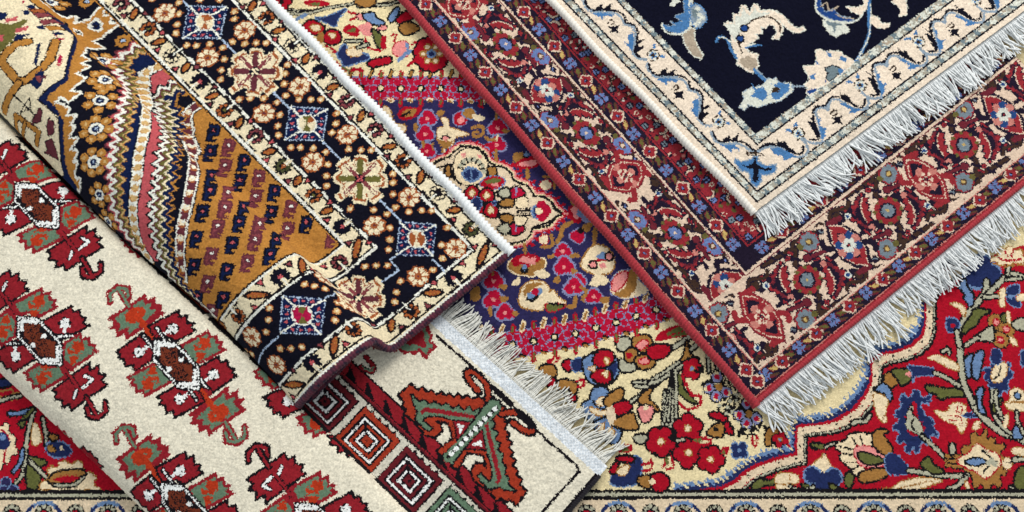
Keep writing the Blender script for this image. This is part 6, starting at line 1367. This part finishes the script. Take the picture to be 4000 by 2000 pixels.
# ivory tribal rug
o1 = origin_of(white_s, .012)
R = thing('ivory_rug', 'ivory wool rug with red and green insect motifs, its left side folded under', 'rug', o1)
knot(looms['white'], 1, lab, R, o1, 202, .00040)
fold_back('foundation', white_s, 0, .88, .0, .45, .0075, M_WARP, R, o1)
t = np.linspace(-.002, .455, 160); tube('selvedge', line3(white_s, t * 0 - .001, t, -.003), .0036, M_CORDK, R, o1, .15, .003)
# brick red rug
o2 = origin_of(red_s, .011)
R = thing('red_bordered_rug', 'brick red rug with dense floral border, lying between the floral rug and the navy rug', 'rug', o2)
knot(looms['red'], 2, lab, R, o2, 303, .00034)
slab('foundation', red_s, .001, .70, .001, .56, .0075, M_WARPD, R, o2)
t = np.linspace(-.002, .70, 200); tube('selvedge', line3(red_s, t, t * 0 + .0030 + .0012 * np.sin(t * 31), .0002), .0052, M_CORDR, R, o2, .26, .0042, helix=1.4)
t = np.linspace(-.002, .56, 200); tube('end_binding', line3(red_s, t * 0 + .002, t, -.0022), .0036, M_CORDR, R, o2, .14, .0035)
t = np.linspace(.004, .56, 60); fringe(R, o2, line3(red_s, t * 0 + .000, t, -.0045), -red_s.eu, .040, Z_BASE, 10, .00105, M_COTTON, 21, .10, .38)
# navy rug
o3 = origin_of(navy_s, .022)
R = thing('navy_rug', 'navy rug with cream scroll border and white fringe, topmost at the upper right', 'rug', o3)
knot(looms['navy'], 3, lab, R, o3, 404, .00034)
slab('foundation', navy_s, .001, .44, .001, .56, .0075, M_WARP, R, o3)
t = np.linspace(-.001, .44, 160); tube('selvedge', line3(navy_s, t, t * 0 + .0010 + .0010 * np.sin(t * 40), -.0006), .0046, M_CORDC, R, o3, .32, .0048, helix=1.5)
t = np.linspace(.003, .56, 60); fringe(R, o3, line3(navy_s, t * 0 + .000, t, -.004), -navy_s.eu, .036, Z_RED, 10, .00100, M_COTTON, 33, .12, .45)
# dark tribal rug
o4 = origin_of(dark_s, .022)
R = thing('dark_tribal_rug', 'dark tribal rug with gold lozenge and star border, folded over itself at the upper left', 'rug', o4)
knot(looms['dark'], 4, lab, R, o4, 505, .00042)
fold_back('foundation', dark_s, .0, .69, .0, .44, .0075, M_WARPD, R, o4)
t = np.linspace(-.004, .70, 240); tube('overcast_edge', line3(dark_s, t, t * 0 - .0025 + .0012 * np.sin(t * 47), -.0015), .0060, M_CORDW, R, o4, .42, .0056, helix=2.0)
t = np.linspace(-.003, .44, 240); tube('selvedge', line3(dark_s, t * 0 - .0012, t, -.0030), .0044, M_CORDM, R, o4, .22, .0040)
# fringe of the ivory rug
R = bpy.data.objects['ivory_rug']
t = np.linspace(.003, .60, 60); fringe(R, o1, line3(white_s, t, t * 0 - .0150, -.0025), -white_s.V[:2], .032, Z_BASE, 9, .00125, M_COTTON2, 47, -.25, .36)
